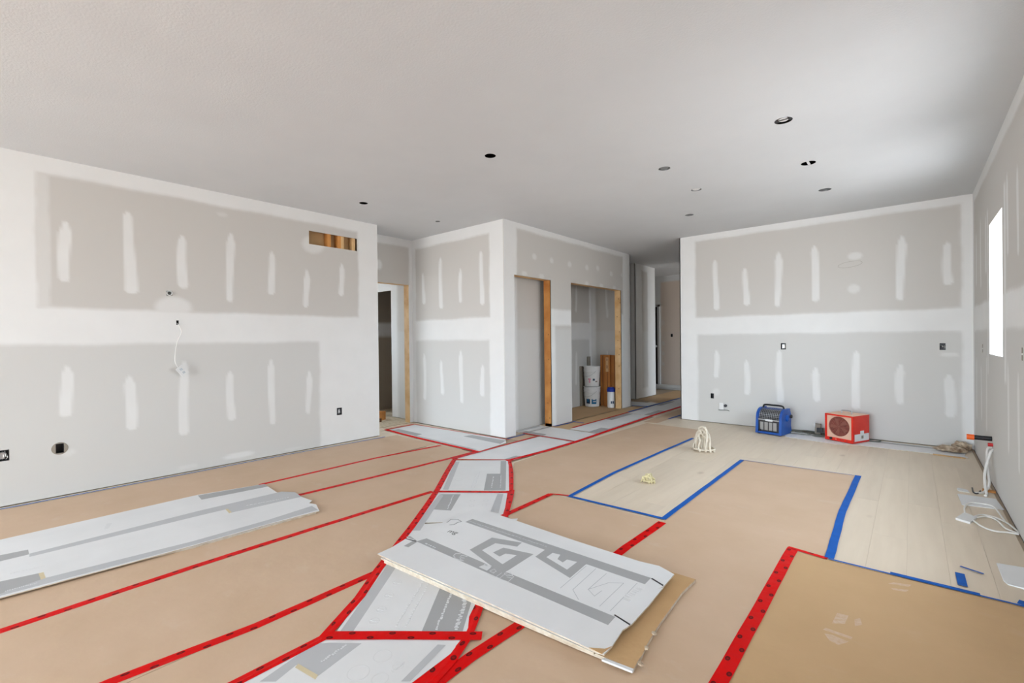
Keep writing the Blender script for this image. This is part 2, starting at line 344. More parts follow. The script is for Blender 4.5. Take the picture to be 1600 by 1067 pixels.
def sheet(name, axis, c, s, u0, u1, z0, z1, holes=(), dry=(), stripes=(), spots=(), bands=(), t=0.0127, step=0.02, lo=None, hi=None, m='drywall', parent=None):
    """a board hung in the plane axis=c facing s, u along the other axis; holes cut right through it"""
    hu = [h[0] for h in holes] + [h[1] for h in holes]; hz = [h[2] for h in holes] + [h[3] for h in holes]
    vs, fs, mud = [], [], []
    def pt(u, z, d): return ((c - s * d, u, z) if axis == 'x' else (u, c - s * d, z))
    def inhole(u, z): return any(h[0] - 1e-6 < u < h[1] + 1e-6 and h[2] - 1e-6 < z < h[3] + 1e-6 for h in holes)
    for d, stp in ((0, step), (t, None)):
        us = lines(u0, u1, hu, stp, lo, hi); zs = lines(z0, z1, hz, stp); b = len(vs)
        for z in zs:
            for u in us: vs.append(pt(u, z, d))
        U, Z = np.meshgrid(np.array(us), np.array(zs))
        mud += list((mud_field(U, Z, dry, spots, stripes, bands) if (d == 0 and dry != 'none') else np.zeros_like(U)).ravel())
        nu = len(us)
        for j in range(len(zs) - 1):
            for i in range(nu - 1):
                if inhole((us[i] + us[i + 1]) / 2, (zs[j] + zs[j + 1]) / 2): continue
                q = [b + j * nu + i, b + j * nu + i + 1, b + (j + 1) * nu + i + 1, b + (j + 1) * nu + i]
                flip = (axis == 'x') == (s > 0)
                if d > 0: flip = not flip
                fs.append(q if not flip else q[::-1])
    def rim(a, b_, c_, d_):                 # rectangle edge ring front to back
        R = [(a, c_), (b_, c_), (b_, d_), (a, d_)]
        for i in range(4):
            p, q = R[i], R[(i + 1) % 4]; k = len(vs)
            vs.extend([pt(*p, 0), pt(*q, 0), pt(*q, t), pt(*p, t)]); mud.extend([0.2] * 4); fs.append([k, k + 1, k + 2, k + 3])
    rim(u0, u1, z0, z1)
    for h in holes: rim(*h)
    me = mesh_from(name, vs, fs); a = me.attributes.new('mud', 'FLOAT', 'POINT'); a.data.foreach_set('value', np.array(mud, dtype=np.float32))
    return link(name, me, m, parent)

ZB = 0.008                                  # boards stop short of the floor
# left wall ------------------------------------------------------
VENT = (2.503, 3.117, 2.363, 2.517)
st = [(0.47, 1.751, 2.244, .036), (0.885, 1.684, 2.405, .038), (1.278, 1.76, 2.259, .036), (1.685, 1.654, 2.352, .034), (2.087, 1.753, 2.218, .032), (2.466, 1.631, 2.057, .033), (2.90, 1.791, 2.181, .03),
      (0.467, .644, 1.058, .036), (0.878, .47, .952, .038), (1.275, .36, 1.06, .036), (1.674, .443, .944, .033), (2.073, .346, 1.046, .032), (2.478, .412, .897, .031)]
ow = [(0.06, 0.145, .35, .435), (2.818, 2.884, .345, .432), (.398, .448, .352, .43), (1.222, 1.242, 1.408, 1.452), (1.148, 1.194, 1.681, 1.727)]
wl = sheet('wall_left', 'x', XL, 1, YB, 3.390, ZB, H, holes=[VENT] + ow,
           dry=[(0.31, 3.125, 1.535, 2.61, .02), (-3, 2.61, -.2, 1.235, .022)], stripes=st,
           spots=[(2.55, 2.36, .13, .10, .6), (.47, .35, .05, .03, .35), (1.2, 1.57, .14, .10, .75), (1.62, 2.53, .05, .02, .3), (1.74, .075, .14, .03, .7), (1.3, .05, .08, .02, .3), (2.3, .04, .1, .015, .3)], bands=[(.29, .385, 1.53, 2.61, .012, .45)], lo=-.6, step=.0175)
tag(wl, kind='structure')
MB().box(XH, XL, 3.390, 3.403, ZB, H).build('wall_end', 'mudm', wl)
MB().box(XL - 0.10, XL - 0.0127, YB, 3.39, 0, 0.04).build('bottom_plate', 'boardgrey', wl)
MB().box(XL - 0.115, XL - 0.10, 2.2, 3.38, 2.2, H).build('backing_panel', 'kraftboard', wl)
for a, b_, mm in ((2.735, 2.775, 'pine_orange'), (2.865, 2.905, 'pine_orange'), (2.905, 2.945, 'pine'), (3.055, 3.095, 'pine')):
    MB().box(XL - 0.10, XL - 0.0137, a, b_, 2.04, H).build('stud', mm, wl)
# recess wall with the doorway ----------------------------------
wr = sheet('wall_recess', 'x', XH, 1, 3.403, YM, 2.07, H, dry=[(3.42, 4.235, 1.9, 2.63, .02)], spots=[(3.72, 2.32, .05, .07, .8)])
tag(wr, kind='structure')
sheet('drywall_strip', 'x', XH, 1, 4.235, YM, ZB, 2.07, dry=[], parent=wr)
MB().box(XH - 0.13, XH - 0.0127, 4.235, YM, 0, H).build('jamb_stud', 'pine', wr)
MB().box(XH - 0.13, XH - 0.0127, 3.403, 4.235, 2.07, 2.11).build('header_stud', 'pine', wr)
# middle block, side facing the recess --------------------------
sm = [(-5.435, 1.773, 2.224, .03), (-5.045, 1.687, 2.402, .034), (-4.638, 1.744, 2.204, .03), (-4.232, 1.695, 2.394, .034),
      (-5.43, .366, 1.036, .03), (-5.043, .469, .951, .03), (-4.64, .383, 1.09, .034), (-4.237, .5, .91, .036)]
wc = sheet('wall_closet_side', 'y', YM, -1, XH, XM - .0127, ZB, H, dry=[(-5.615, -4.09, 1.53, 2.60, .018), (-5.625, -4.10, -.2, 1.235, .018)], stripes=sm)
tag(wc, kind='structure')
MB().box(XH, XM - .02, YM + .0127, YM + .1, 0, .04).build('bottom_plate', 'boardgrey', wc)
# closet front --------------------------------------------------
O1 = (4.492, 5.28, -.1, 2.066); O2 = (5.790, 7.36, -.1, 2.075)
sp = [(4.914, 2.349, .045, .04, .55), (5.309, 2.346, .045, .04, .55), (5.761, 2.344, .05, .04, .55), (6.244, 2.349, .05, .04, .55), (6.576, 2.376, .05, .04, .55), (7.017, 2.327, .05, .04, .55), (7.405, 2.343, .05, .04, .5),
      (4.70, 2.10, .06, .03, .5), (5.07, 2.10, .06, .03, .4), (6.24, 2.10, .06, .03, .5), (6.69, 2.10, .06, .03, .5), (7.12, 2.10, .06, .03, .5)]
wf = sheet('wall_closet_front', 'x', XM, 1, YM, 7.705, ZB, H, holes=[(O1[0], O1[1], ZB, O1[3]), (O2[0], O2[1], ZB, O2[3])],
           dry=[(4.545, 7.43, 1.66, 2.665, .02), (5.2, 5.80, -.2, 1.43, .02)], bands=[(5.28, 5.38, -.2, 1.43, .03)], spots=sp)
tag(wf, kind='structure')
MB().box(XM - .115, XM - .0127, 4.31, 4.50, 0, .04).box(XM - .115, XM - .0127, 5.28, 5.79, 0, .04).build('bottom_plate', 'pine', wf)
for (a, b_, z1, mm, hd) in ((O1[0], O1[1], O1[3], 'pine_orange', 'pine'), (O2[0], O2[1], O2[3], 'pine', 'pine')):
    MB().box(XM - .125, XM - .0005, b_, b_ + .038, 0, z1 + .05).build('jamb_stud', mm, wf)
    MB().box(XM - .125, XM - .0127, a - .038, a, 0, z1 + .05).build('jamb_stud', 'pine', wf)
    MB().box(XM - .125, XM - .004, a - .03, b_ + .03, z1, z1 + .05).build('header_stud', hd, wf)
kn = MB()
for (dz, dx) in ((1.93, .05), (1.86, .02), (1.35, .04), (1.2, .07), (1.05, .03), (.75, .05), (.35, .06), (1.62, .08), (.95, .05)):
    kn.box(XM - dx - .006, XM - dx + .006, 7.3588, 7.36, dz - .008, dz + .008)
kn.build('nail_mark', 'knot', wf)['kind'] = 'stuff'
kn = MB()
for (dz, dx) in ((.95, .05), (.62, .02), (.33, .07), (.12, .04), (1.3, .05)):
    kn.box(XM - dx - .005, XM - dx + .005, 5.2788, 5.28, dz - .008, dz + .008)
kn.build('nail_mark', 'knot', wf)['kind'] = 'stuff'
sheet('wall_niche_back', 'x', -4.06, 1, 4.42, 5.50, 0, H, dry=[(4.80, 6, -1, 3, .02)], t=.01, step=.04)['kind'] = 'structure'
sheet('wall_niche_side', 'y', 4.44, 1, -4.06, XM - .02, 0, H, dry=[(-5, 0, -1, 3, .02)], step=.06)['kind'] = 'structure'
sheet('wall_closet_back', 'x', -4.61, 1, 5.62, 7.65, 0, H, dry=[(5.5, 7.56, 1.53, 2.6, .02), (5.5, 7.56, -.2, 1.22, .02)], stripes=[(6.3, 1.7, 2.3, .03), (6.72, .4, 1.0, .03), (7.1, .4, 1.0, .03), (7.12, 1.72, 2.2, .03)])['kind'] = 'structure'
sheet('wall_closet_right', 'y', 7.62, -1, -4.61, XM - .02, 0, H, dry=[(-4.5, -3, -1, 3, .025)], stripes=[(-4.27, 1.62, 2.2, .016), (-4.27, .5, 1.0, .016)])['kind'] = 'structure'
sheet('wall_closet_left', 'y', 5.62, 1, -4.61, XM - .02, 0, H, dry=[(-5, 0, -1, 3, .02)], step=.08)['kind'] = 'structure'
MB().box(XM - .20, XM, 7.692, 7.705, ZB, H).box(-6.2, XM - .20, 7.66, 7.705, ZB, H).build('wall_block_end', 'mudm')['kind'] = 'structure'
# hallway -------------------------------------------------------
sheet('wall_hall_left', 'x', -4.2, 1, 8.65, 9.61, ZB, H, dry=[(8.95, 9.22, .2, 2.62, .03)])['kind'] = 'structure'
sheet('wall_hall_corner', 'y', 8.65, -1, -6.2, -4.2, ZB, H, dry=[(-7, -4.3, -1, 3, .03)], step=.05)['kind'] = 'structure'
sheet('wall_hall_return', 'y', 9.61, 1, -6.2, -4.2, ZB, H, dry=[(-7, -4.3, -1, 3, .03)], step=.08)['kind'] = 'structure'
DX = -4.70
sheet('wall_hall_end', 'y', 10.96, -1, -6.2, -2.6, ZB, H, holes=[(-5.56, DX, ZB, 2.03), (-4.41, -4.36, 1.255, 1.33)], m='drywall_warm',
      dry=[(DX + .05, -3, -1, 2.60, .02)], spots=[(-4.60, 1.6, .05, .06, .3), (-4.60, 1.1, .04, .05, .4), (-4.60, .85, .04, .05, .4), (-4.60, .6, .04, .05, .4)])['kind'] = 'structure'
sheet('wall_hall_right', 'x', -2.656, -1, YR, 10.96, ZB, H, holes=[(9.5, 10.9, ZB, 2.5)], dry=[(7.2, 10.8, -1, 2.6, .03)], step=.06)['kind'] = 'structure'  # opening added and placed to let daylight onto the hall end
sheet('wall_foyer_end', 'y', 10.96, -1, -2.59, XR + .2, ZB, H, step=.3, dry='none')['kind'] = 'structure'
# kitchen wall --------------------------------------------------
sr = [(-2.134, 1.634, 2.353, .034), (-1.736, 1.676, 2.19, .034), (-1.34, 1.638, 2.36, .037), (-.925, 1.68, 2.387, .038), (-.092, 1.644, 2.381, .037), (.30, 1.788, 2.257, .034),
      (-2.133, .655, 1.052, .033), (-1.73, .434, .922, .033), (-1.33, .36, 1.058, .036), (-.922, .41, .842, .037), (-.515, .349, 1.057, .036), (-.105, .446, .905, .037), (.312, .334, .804, .04)]
wk = sheet('wall_kitchen', 'y', YR, -1, -2.64, XR, ZB, H, holes=[(-1.314, -1.255, 1.067, 1.152), (.232, .283, 1.071, 1.148), (-2.217, -2.172, .35, .425)],
           dry=[(-2.42, .41, 1.53, 2.655, .018), (-2.395, .41, -.2, 1.28, .018)], stripes=sr,
           spots=[(-.516, 2.205, .07, .045, .6), (-.53, 1.811, .06, .055, .55), (.31, 1.02, .075, .025, .6), (-2.14, .45, .045, .05, .4), ])
tag(wk, kind='structure')
MB().box(-2.64, XR, YR + .0127, YR + .1, 0, .04).build('bottom_plate', 'boardgrey', wk)
MB().box(-2.656, -2.64, YR, YR + .12, ZB, H).build('wall_end', 'mudm', wk)
# right wall ----------------------------------------------------
WN = (4.86, 5.60, 1.075, 2.16); WN2 = (3.0, 3.9, .95, 2.05)  # WN2: unseen window added to bring more daylight into the room
ss = []
y = .15
k = 0
while y < 6.8:
    if y < 3.95: y += .406; k += 1; continue
    if not (WN[0] - .1 < y < WN[1] + .1): ss += [(y, 1.68 + .05 * (k % 3), 2.28 + .06 * (k % 2), .035), (y, .38 + .05 * (k % 2), .95 + .05 * (k % 3), .035)]
    y += .406; k += 1
wx = sheet('wall_right', 'x', XR, -1, YB, YR, ZB, H, holes=[WN, WN2, (6.10, 6.16, 1.07, 1.15), (4.05, 4.11, 1.08, 1.16)],
           dry=[(-3, 6.83, 1.53, 2.63, .02), (-3, 6.83, -.2, 1.28, .02)], stripes=ss, bands=[(4.70, 4.78, .9, 2.3, .03), (5.68, 5.74, .9, 2.3, .03)], lo=3.9, step=.02)
tag(wx, kind='structure')
MB().box(XR + .0005, XR + .11, YB, YR, -.004, .0065).build('bottom_plate', 'charcoal', wx)  # charcoal paints in the dark of the gap under the boards
for W in (WN, WN2):                         # drywall returns around the window
    MB().box(XR + .0127, XR + .17, W[0] - .012, W[0], W[2] - .012, W[3] + .012).box(XR + .0127, XR + .17, W[1], W[1] + .012, W[2] - .012, W[3] + .012) \
        .box(XR + .0127, XR + .17, W[0], W[1], W[3], W[3] + .012).box(XR + .0127, XR + .17, W[0], W[1], W[2] - .012, W[2]).build('window_return', 'mudm', wx)
def window(name, axis, c, u0, u1, z0, z1, mull=(), fr=.045):
    f = MB(); g = MB()
    def bx(mb, a, b_, c_, d_, dep=.03):
        mb.box(*((c - dep, c + dep, a, b_, c_, d_) if axis == 'x' else (a, b_, c - dep, c + dep, c_, d_)))
    bx(f, u0, u0 + fr, z0, z1); bx(f, u1 - fr, u1, z0, z1); bx(f, u0 + fr, u1 - fr, z0, z0 + fr); bx(f, u0 + fr, u1 - fr, z1 - fr, z1)
    o = f.build(name, 'panew'); o['kind'] = 'structure'
    for mu in mull:
        k_ = MB(); bx(k_, mu - .025, mu + .025, z0 + fr, z1 - fr, .02); k_.build('mullion', 'panew', o)
    e = [u0 + fr] + list(mull) + [u1 - fr]
    for a, b_ in zip(e[:-1], e[1:]):
        k_ = MB(); bx(k_, a + .026, b_ - .026, z0 + fr, z1 - fr, .003); k_.build('pane', 'glass', o)
window('window_1', 'x', XR + .14, WN[0], WN[1], WN[2], WN[3], fr=.03)
window('added_window_2', 'x', XR + .14, WN2[0], WN2[1], WN2[2], WN2[3], mull=())
# rear wall with its glazed door and window (behind the camera) --
RW1 = (-5.2, -2.1, .03, 2.58); RW2 = (-1.9, .3, .03, 2.58)
sheet('wall_rear', 'y', YB, 1, -5.7, XR + .2, ZB, H, holes=[RW1, RW2], dry=[(-6, 1, 1.5, 2.6, .02)], step=.15)['kind'] = 'structure'
window('window_3', 'y', YB - .08, *RW1, mull=(-3.55,), fr=.06)
window('added_window_5', 'x', XR + .24, 9.6, 10.7, .3, 2.4, mull=(), fr=.05)  # unseen window added to brighten the hallway
window('added_window_6', 'x', -8.15, 2.9, 3.9, 1.1, 2.1, fr=.05)  # unseen window added to brighten the small room
window('window_4', 'y', YB - .08, *RW2, mull=(-.85,), fr=.05)
# small room beyond the recess doorway ---------------------------
sheet('wall_bath_side', 'y', 4.375, -1, -8.0, XH - .13, ZB, H, holes=[(-7.19, -6.37, ZB, 2.05)], dry=[(-8, -7.3, -1, 3, .02), (-6.2, -5.95, -1, 3, .03)], step=.04)['kind'] = 'structure'
MB().box(-7.30, -7.2, 4.375, 6.2, 0, H).box(-7.3, -5.9, 5.7, 5.8, 0, H).build('wall_bath_closet', 'kraftdark')['kind'] = 'structure'
sheet('wall_bath_closet_back', 'x', -7.19, 1, 4.39, 5.7, 0, H, m='drywall_unlit', dry=[(4, 7, 1.55, 3, .02), (4, 7, -1, 1.33, .02)], step=.06)['kind'] = 'structure'
MB().box(-8.05, -8.0, 2.4, 2.9, 0, H).box(-8.05, -8.0, 3.9, 4.4, 0, H).box(-8.05, -8.0, 2.9, 3.9, 0, 1.1).box(-8.05, -8.0, 2.9, 3.9, 2.1, H).box(-8.05, XH, 2.35, 2.4, 0, H).build('wall_bath_far', 'mudm')['kind'] = 'structure'
# exterior shell: closes every cavity against the sky -------------
sh = MB()
sh.box(-8.3, -8.2, YB - .2, 2.9, -.1, H + .15).box(-8.3, -8.2, 3.9, 11.2, -.1, H + .15).box(-8.3, -8.2, 2.9, 3.9, -.1, 1.1).box(-8.3, -8.2, 2.9, 3.9, 2.1, H + .15).box(-8.3, XR + .3, 11.1, 11.2, -.1, H + .15)
sh.box(XR + .2, XR + .3, WN2[1] + .05, WN[0] - .02, -.1, H + .15).box(XR + .2, XR + .3, WN[1] + .02, 9.6, -.1, H + .15).box(XR + .2, XR + .3, 10.7, 11.2, -.1, H + .15).box(XR + .2, XR + .3, 9.6, 10.7, -.1, .3).box(XR + .2, XR + .3, 9.6, 10.7, 2.4, H + .15)
sh.box(XR + .2, XR + .3, WN[0] - .02, WN[1] + .02, -.1, WN[2] - .02).box(XR + .2, XR + .3, WN[0] - .02, WN[1] + .02, WN[3] + .02, H + .15)
sh.box(XR + .2, XR + .3, YB - .2, WN2[0] - .05, -.1, H + .15).box(XR + .2, XR + .3, WN2[0] - .05, WN2[1] + .05, -.1, WN2[2] - .05).box(XR + .2, XR + .3, WN2[0] - .05, WN2[1] + .05, WN2[3] + .05, H + .15)
sh.box(-8.3, RW1[0] - .02, YB - .2, YB - .14, -.1, H + .15).box(RW1[1] + .02, RW2[0] - .02, YB - .2, YB - .14, -.1, H + .15).box(RW2[1] + .02, XR + .3, YB - .2, YB - .14, -.1, H + .15)
sh.box(RW1[0] - .02, RW2[1] + .02, YB - .2, YB - .14, RW1[3] + .02, H + .15).box(RW2[0] - .02, RW2[1] + .02, YB - .2, YB - .14, -.1, RW2[2] - .02)
sh.box(-5.75, -5.70, YB - .14, 3.38, -.05, H + .1)
sh.build('wall_exterior', 'mudm')['kind'] = 'structure'

# ceiling with real can holes ------------------------------------
CANS = [(-2.602, 2.757, .046), (-4.522, 2.768, .046), (-4.537, 3.826, .03), (-.669, 3.684, .056), (-.673, 4.735, .056), (-.668, 5.711, .056), (-1.657, 4.007, .05), (-1.653, 4.801, .05), (-2.06, 5.732, .05)]
def ceiling():
    q = .08; xs = sorted({-8.3, XR + .3} | {round(c[0] + d, 3) for c in CANS for d in (-q, q)}); ys = sorted({YB - .2, 11.2} | {round(c[1] + d, 3) for c in CANS for d in (-q, q)})
    # merge nearly equal columns so that every can sits in one cell
    vs, fs = [], []
    def cell_holes(a, b_, c_, d_): return [k for k in CANS if a - 1e-6 <= k[0] <= b_ + 1e-6 and c_ - 1e-6 <= k[1] <= d_ + 1e-6]
    bands = []; cur = YB - .2
    for k in sorted(CANS, key=lambda k: k[1]):
        pass
    me = bpy.data.meshes.new('ceiling'); bm = bmesh.new()
    # one outer rectangle with circular holes, filled by triangulation
    loop = lambda pts: [bm.verts.new((x, y_, H)) for x, y_ in pts]
    edges = []
    polys = [[(-8.3, YB - .2), (XR + .3, YB - .2), (XR + .3, 11.2), (-8.3, 11.2)]] + [[(x + r * math.cos(2 * math.pi * i / 28), y_ + r * math.sin(2 * math.pi * i / 28)) for i in range(28)] for x, y_, r in CANS]
    for p in polys:
        vv = loop(p)
        for i in range(len(vv)): edges.append(bm.edges.new((vv[i], vv[(i + 1) % len(vv)])))
    bmesh.ops.triangle_fill(bm, use_beauty=True, use_dissolve=False, edges=edges, normal=(0, 0, -1))
    inner = [f for f in bm.faces if any((f.calc_center_median() - Vector((x, y_, H))).length < r * .98 for x, y_, r in CANS)]
    bmesh.ops.delete(bm, geom=inner, context='FACES_ONLY')
    r_ = bmesh.ops.extrude_face_region(bm, geom=list(bm.faces))
    bmesh.ops.translate(bm, vec=(0, 0, .014), verts=[v for v in r_['geom'] if isinstance(v, bmesh.types.BMVert)])
    bmesh.ops.recalc_face_normals(bm, faces=bm.faces); bm.to_mesh(me); bm.free()
    o = link('ceiling', me, 'ceiling'); o['kind'] = 'structure'
    r2 = MB().box(-8.3, XR + .3, YB - .2, 11.2, H + .14, H + .2).build('roof_deck', 'subfloor', o)
    return o
ceiling()

# ------------------------------------------------------------------ floor
fl = MB().box(-8.3, XR + .3, YB - .2, 11.2, -.06, -.005).build('floor', 'joint'); fl['kind'] = 'structure'
MB().box(-8.1, -5.72, 2.4, 6, -.005, 0).build('subfloor_sheet', 'subfloor', fl)
pl_w = .168; n_pl = 0
def planks(x0, x1, y0, y1, seed):
    rnd = random.Random(seed); x = x0
    while x < x1 - .02:
        xe = min(x + pl_w, x1); y = y0 - rnd.random() * 1.2
        while y < y1:
            ln = rnd.choice((.9, 1.2, 1.5, 1.8, 2.1)); a, b_ = max(y, y0), min(y + ln, y1)
            if b_ - a > .05:
                d = rnd.random() * .0006
                MB().box(x + .0003, xe - .0003, a + .0003, b_ - .0003, -.005, -d).build('plank', 'oak', fl)
            y += ln
        x = xe
planks(-3.05, XR - .001, 2.98, YR - .001, 3)
planks(XL + .001, XL + .169, -.6, 3.40, 5)
planks(-5.69, -3.85, 3.40, 4.29, 8)
planks(-3.84, -2.66, 6.965, 8.6, 9)
MB().box(-4.6, XM, 5.8, 7.6, -.005, -.001).box(-4.05, XM, 4.45, 5.5, -.005, -.001).build('subfloor_sheet', 'oak', fl)

# ------------------------------------------------------------------ kraft paper runs
def paper(poly, label, z=.0012, m='kraft'):
    """a paper sheet with a slightly cockled surface"""
    xs = [p[0] for p in poly]; ys = [p[1] for p in poly]
    o = MB().prism(poly, 0, z).build('kraft_paper_sheet', m); tag(o, label, 'floor paper', None); return o
Y0 = -3.0
paper([(-5.17, Y0), (-4.29, Y0), (-4.29, 3.55), (-5.11, 3.57), (-5.16, 2.2)], 'brown kraft floor paper run nearest the long left wall')
paper([(-4.287, Y0), (-3.71, Y0), (-3.69, 3.55), (-4.26, 3.55)], 'brown kraft floor paper run second from the left wall, partly under two white cartons')
paper([(-3.707, Y0), (-3.0, Y0), (-2.975, 2.55), (-3.685, 3.45)], 'brown kraft floor paper run on the camera side of the two white cartons')
paper([(-2.997, Y0), (-2.19, Y0), (-2.17, 1.45), (-2.972, 2.5)], 'brown kraft floor paper run ending at the left edge of the carton path')
paper([(-2.187, Y0), (-1.25, Y0), (-1.25, 1.6), (-1.275, 3.02), (-2.16, 2.985), (-2.175, 2.39), (-1.95, 2.0), (-1.6, 1.53), (-2.167, 1.40)], 'brown kraft floor paper lying under the loose cardboard stack')
paper([(-3.02, 3.50), (-2.47, 2.80), (-2.19, 2.41), (-2.165, 2.98), (-2.05, 3.02), (-2.07, 3.85), (-2.045, 5.75), (-2.13, 6.305), (-2.92, 6.35), (-2.98, 4.9), (-3.03, 4.1)], 'brown kraft paper between the carton path and the bare oak strip')
paper([(-1.285, Y0), (-.55, Y0), (-.55, 3.06), (-.38, 3.08), (-.355, 5.06), (-1.29, 5.01), (-1.272, 3.0), (-1.285, 1.6)], 'tall brown kraft paper panel framed by three blue tapes', z=.0016)
paper([(-.547, Y0), (XR - .02, Y0), (XR - .02, 3.10), (-.36, 3.07), (-.547, 3.09)], 'brown kraft paper in the near right corner with white boot scuffs', m='kraft2')
paper([(-3.0, 6.40), (-2.80, 6.42), (-2.78, 8.4), (-2.7, 8.4), (-2.7, 10.8), (-3.1, 10.8)], 'narrow brown paper strip at the mouth of the hallway')
paper([(-3.83, 4.31), (-3.6, 4.31), (-3.58, 4.64), (-3.83, 4.66)], 'small brown paper patch before the first closet opening')
paper([(-4.6, 5.80), (-3.85, 5.80), (-3.83, 5.26), (-3.55, 5.24), (-3.555, 8.1), (-3.75, 8.1), (-3.83, 7.45), (-4.6, 7.6)], 'brown kraft paper covering the wide closet floor under the buckets', m='kraft2')
paper([(-4.18, 8.7), (-3.58, 8.4), (-3.58, 10.8), (-4.18, 10.8)], 'dusky brown paper along the far hallway floor', m='kraft2')
paper([(-5.65, 3.72), (-5.09, 3.70), (-5.12, 4.20), (-5.66, 4.26)], 'brown paper scrap at the recess doorway', z=.0010)
# white boot scuffs on the near paper
def scuff(poly, name='scuff_mark'):
    return poly
sc = MB()
for q in ([(-0.2660, 2.3982), (-0.2582, 2.5017), (-0.2172, 2.5111), (-0.2236, 2.4278)], [(-0.1953, 2.4929), (-0.1770, 2.5203), (-0.1669, 2.4694), (-0.1886, 2.4340)], [(-0.2890, 2.3217), (-0.2826, 2.3439), (-0.1900, 2.3392), (-0.1928, 2.3210)], [(-0.2813, 2.2949), (-0.2560, 2.3053), (-0.1991, 2.2949), (-0.2282, 2.2449), (-0.2592, 2.2549)]):
    sc.prism(q, .0012, .00135)
M['scuff'] = mat('plaster_dust', (.68, .52, .38), 0.9, noise=(.62, .43, .27), scale=60)
pn = [o for o in COL.objects if o.get('label', '').startswith('brown kraft paper in the near right')][0]
sc.build('boot_scuff', 'scuff', pn)
sc = MB()
for q in ([(-0.0942, 2.9617), (-0.0752, 2.9933), (-0.0072, 3.0186), (-0.0167, 2.9875)], [(-0.0832, 2.9170), (-0.0166, 2.9499), (-0.0259, 2.9199), (-0.0731, 2.9028)]): sc.prism(q, .0012, .00135)
sc.build('boot_scuff', 'scuff', pn)

# ------------------------------------------------------------------ tape
TZ = 0
def ribbon(name, label, cat, pts, wdt, m, zl=.0016, zr=None, group=None, widths=None):
    """pts in plan; zl/zr height of the left/right edge of the tape (carton edge against paper)"""
    global TZ; TZ += .00012; zr = zl if zr is None else zr; zl += TZ; zr += TZ; P = [Vector((p[0], p[1])) for p in pts]
    Q = []                                                      # densify
    for a, b_ in zip(P[:-1], P[1:]):
        n = max(1, int((b_ - a).length / .12))
        for i in range(n): Q.append(a.lerp(b_, i / n))
    Q.append(P[-1]); vs, fs, uv, L = [], [], [], 0
    rnd = random.Random(len(label) * 7)
    for i, p in enumerate(Q):
        d = (Q[min(i + 1, len(Q) - 1)] - Q[max(i - 1, 0)]).normalized(); n = Vector((-d.y, d.x))
        if i: L += (p - Q[i - 1]).length
        w_ = (wdt if widths is None else widths[0] + (widths[1] - widths[0]) * i / (len(Q) - 1)) / 2
        j = rnd.uniform(-.0012, .0012); b = len(vs)
        for k, (s_, z) in enumerate(((1, zl), (.33, zl), (-.33, zr), (-1, zr))):
            vs.append((p.x + n.x * (w_ * s_ + j), p.y + n.y * (w_ * s_ + j), z + (.0007 if k in (1, 2) else 0) * (rnd.random() if 0 < i < len(Q) - 1 else 0)))
            uv.append((L, s_ * .025))
        for k, (s_, z) in enumerate(((-1, zr), (1, zl))):
            vs.append((p.x + n.x * (w_ * s_ + j), p.y + n.y * (w_ * s_ + j), z - .0003)); uv.append((L, s_ * .025))
        if i:
            a = b - 6
            for k in range(5): fs.append([a + k, b + k, b + k + 1, a + k + 1])
            fs.append([a + 5, b + 5, b, a])
    fs.append([0, 1, 2, 3, 4, 5]); e = len(vs) - 6; fs.append([e + 5, e + 4, e + 3, e + 2, e + 1, e])
    me = mesh_from(name, vs, fs); u = me.uv_layers.new(name='UVMap')
    for l in me.loops: u.data[l.index].uv = uv[l.vertex_index]
    bm = bmesh.new(); bm.from_mesh(me); bmesh.ops.recalc_face_normals(bm, faces=bm.faces); bm.to_mesh(me); bm.free()
    o = link(name, me, m); tag(o, label, cat, group); return o
def red(label, pts, z=.0018, zr=None, w_=.05, **k): return ribbon('red_tape_strip', label, 'tape', pts, w_, 'redtape', z, zr, **k)
def blue(label, pts, w_=.034, z=.0020, **k): return ribbon('blue_tape_strip', label, 'tape', pts, w_, 'bluetape', z, **k)
C = .0052                                    # top of the flat cartons
red('red tape seam running below both white cartons from the left photo edge', [(-2.985, Y0), (-2.985, 0), (-3.01, .76), (-3.0, 1.5), (-2.972, 2.42)])
red('red tape seam starting at the far rear corner of the white cartons', [(-4.282, 1.58), (-4.285, 2.75), (-4.19, 3.54)], w_=.045)
red('red tape seam leaving the torn right end of the front white carton', [(-3.75, 1.60), (-3.70, 2.376), (-3.66, 3.19), (-3.655, 3.60)])
red('red tape in the near left foreground joining the carton path', [(-2.225, Y0), (-2.225, .298), (-2.17, .78), (-2.172, 1.38)])
red('long red tape along the left edge of the near carton path', [(-1.862, Y0), (-1.862, .62), (-1.862, .93), (-2.02, 1.19), (-2.19, 1.405), (-2.49, 1.835), (-2.80, 2.25)], z=.0024, zr=C + .0006)
red('red tape along the left edge of the upper carton path', [(-2.77, 2.21), (-2.985, 2.49), (-3.25, 2.80), (-3.535, 3.15), (-3.60, 3.24)], z=.0028, zr=C + .0009)
red('thin red tape across the top of the carton path at its bend', [(-3.57, 3.195), (-3.13, 3.545)], z=C + .0015, w_=.022)
red('red tape across the path between the two cartons above the stack', [(-2.945, 2.42), (-2.45, 2.80)], z=C + .0015, w_=.04)
red('bright red tape across the path below the loose stack', [(-1.87, .935), (-1.36, 1.36)], z=C + .0018, w_=.055)
red('red tape down the right edge of the upper carton path', [(-3.135, 3.54), (-2.80, 3.19), (-2.475, 2.81)], z=C + .0009, zr=.0024, w_=.06) 
red('red tape at the right corner of the path just above the stack', [(-2.49, 2.84), (-2.32, 2.61), (-2.15, 2.37)], z=C + .0012, zr=.0028, w_=.065)
red('broad red tape under the front edge of the loose stack', [(-1.6346, 1.6563), (-1.4904, 1.4468), (-1.4137, 1.3190), (-1.3956, 1.2454)], z=C + .0009, zr=.0024, w_=.058)
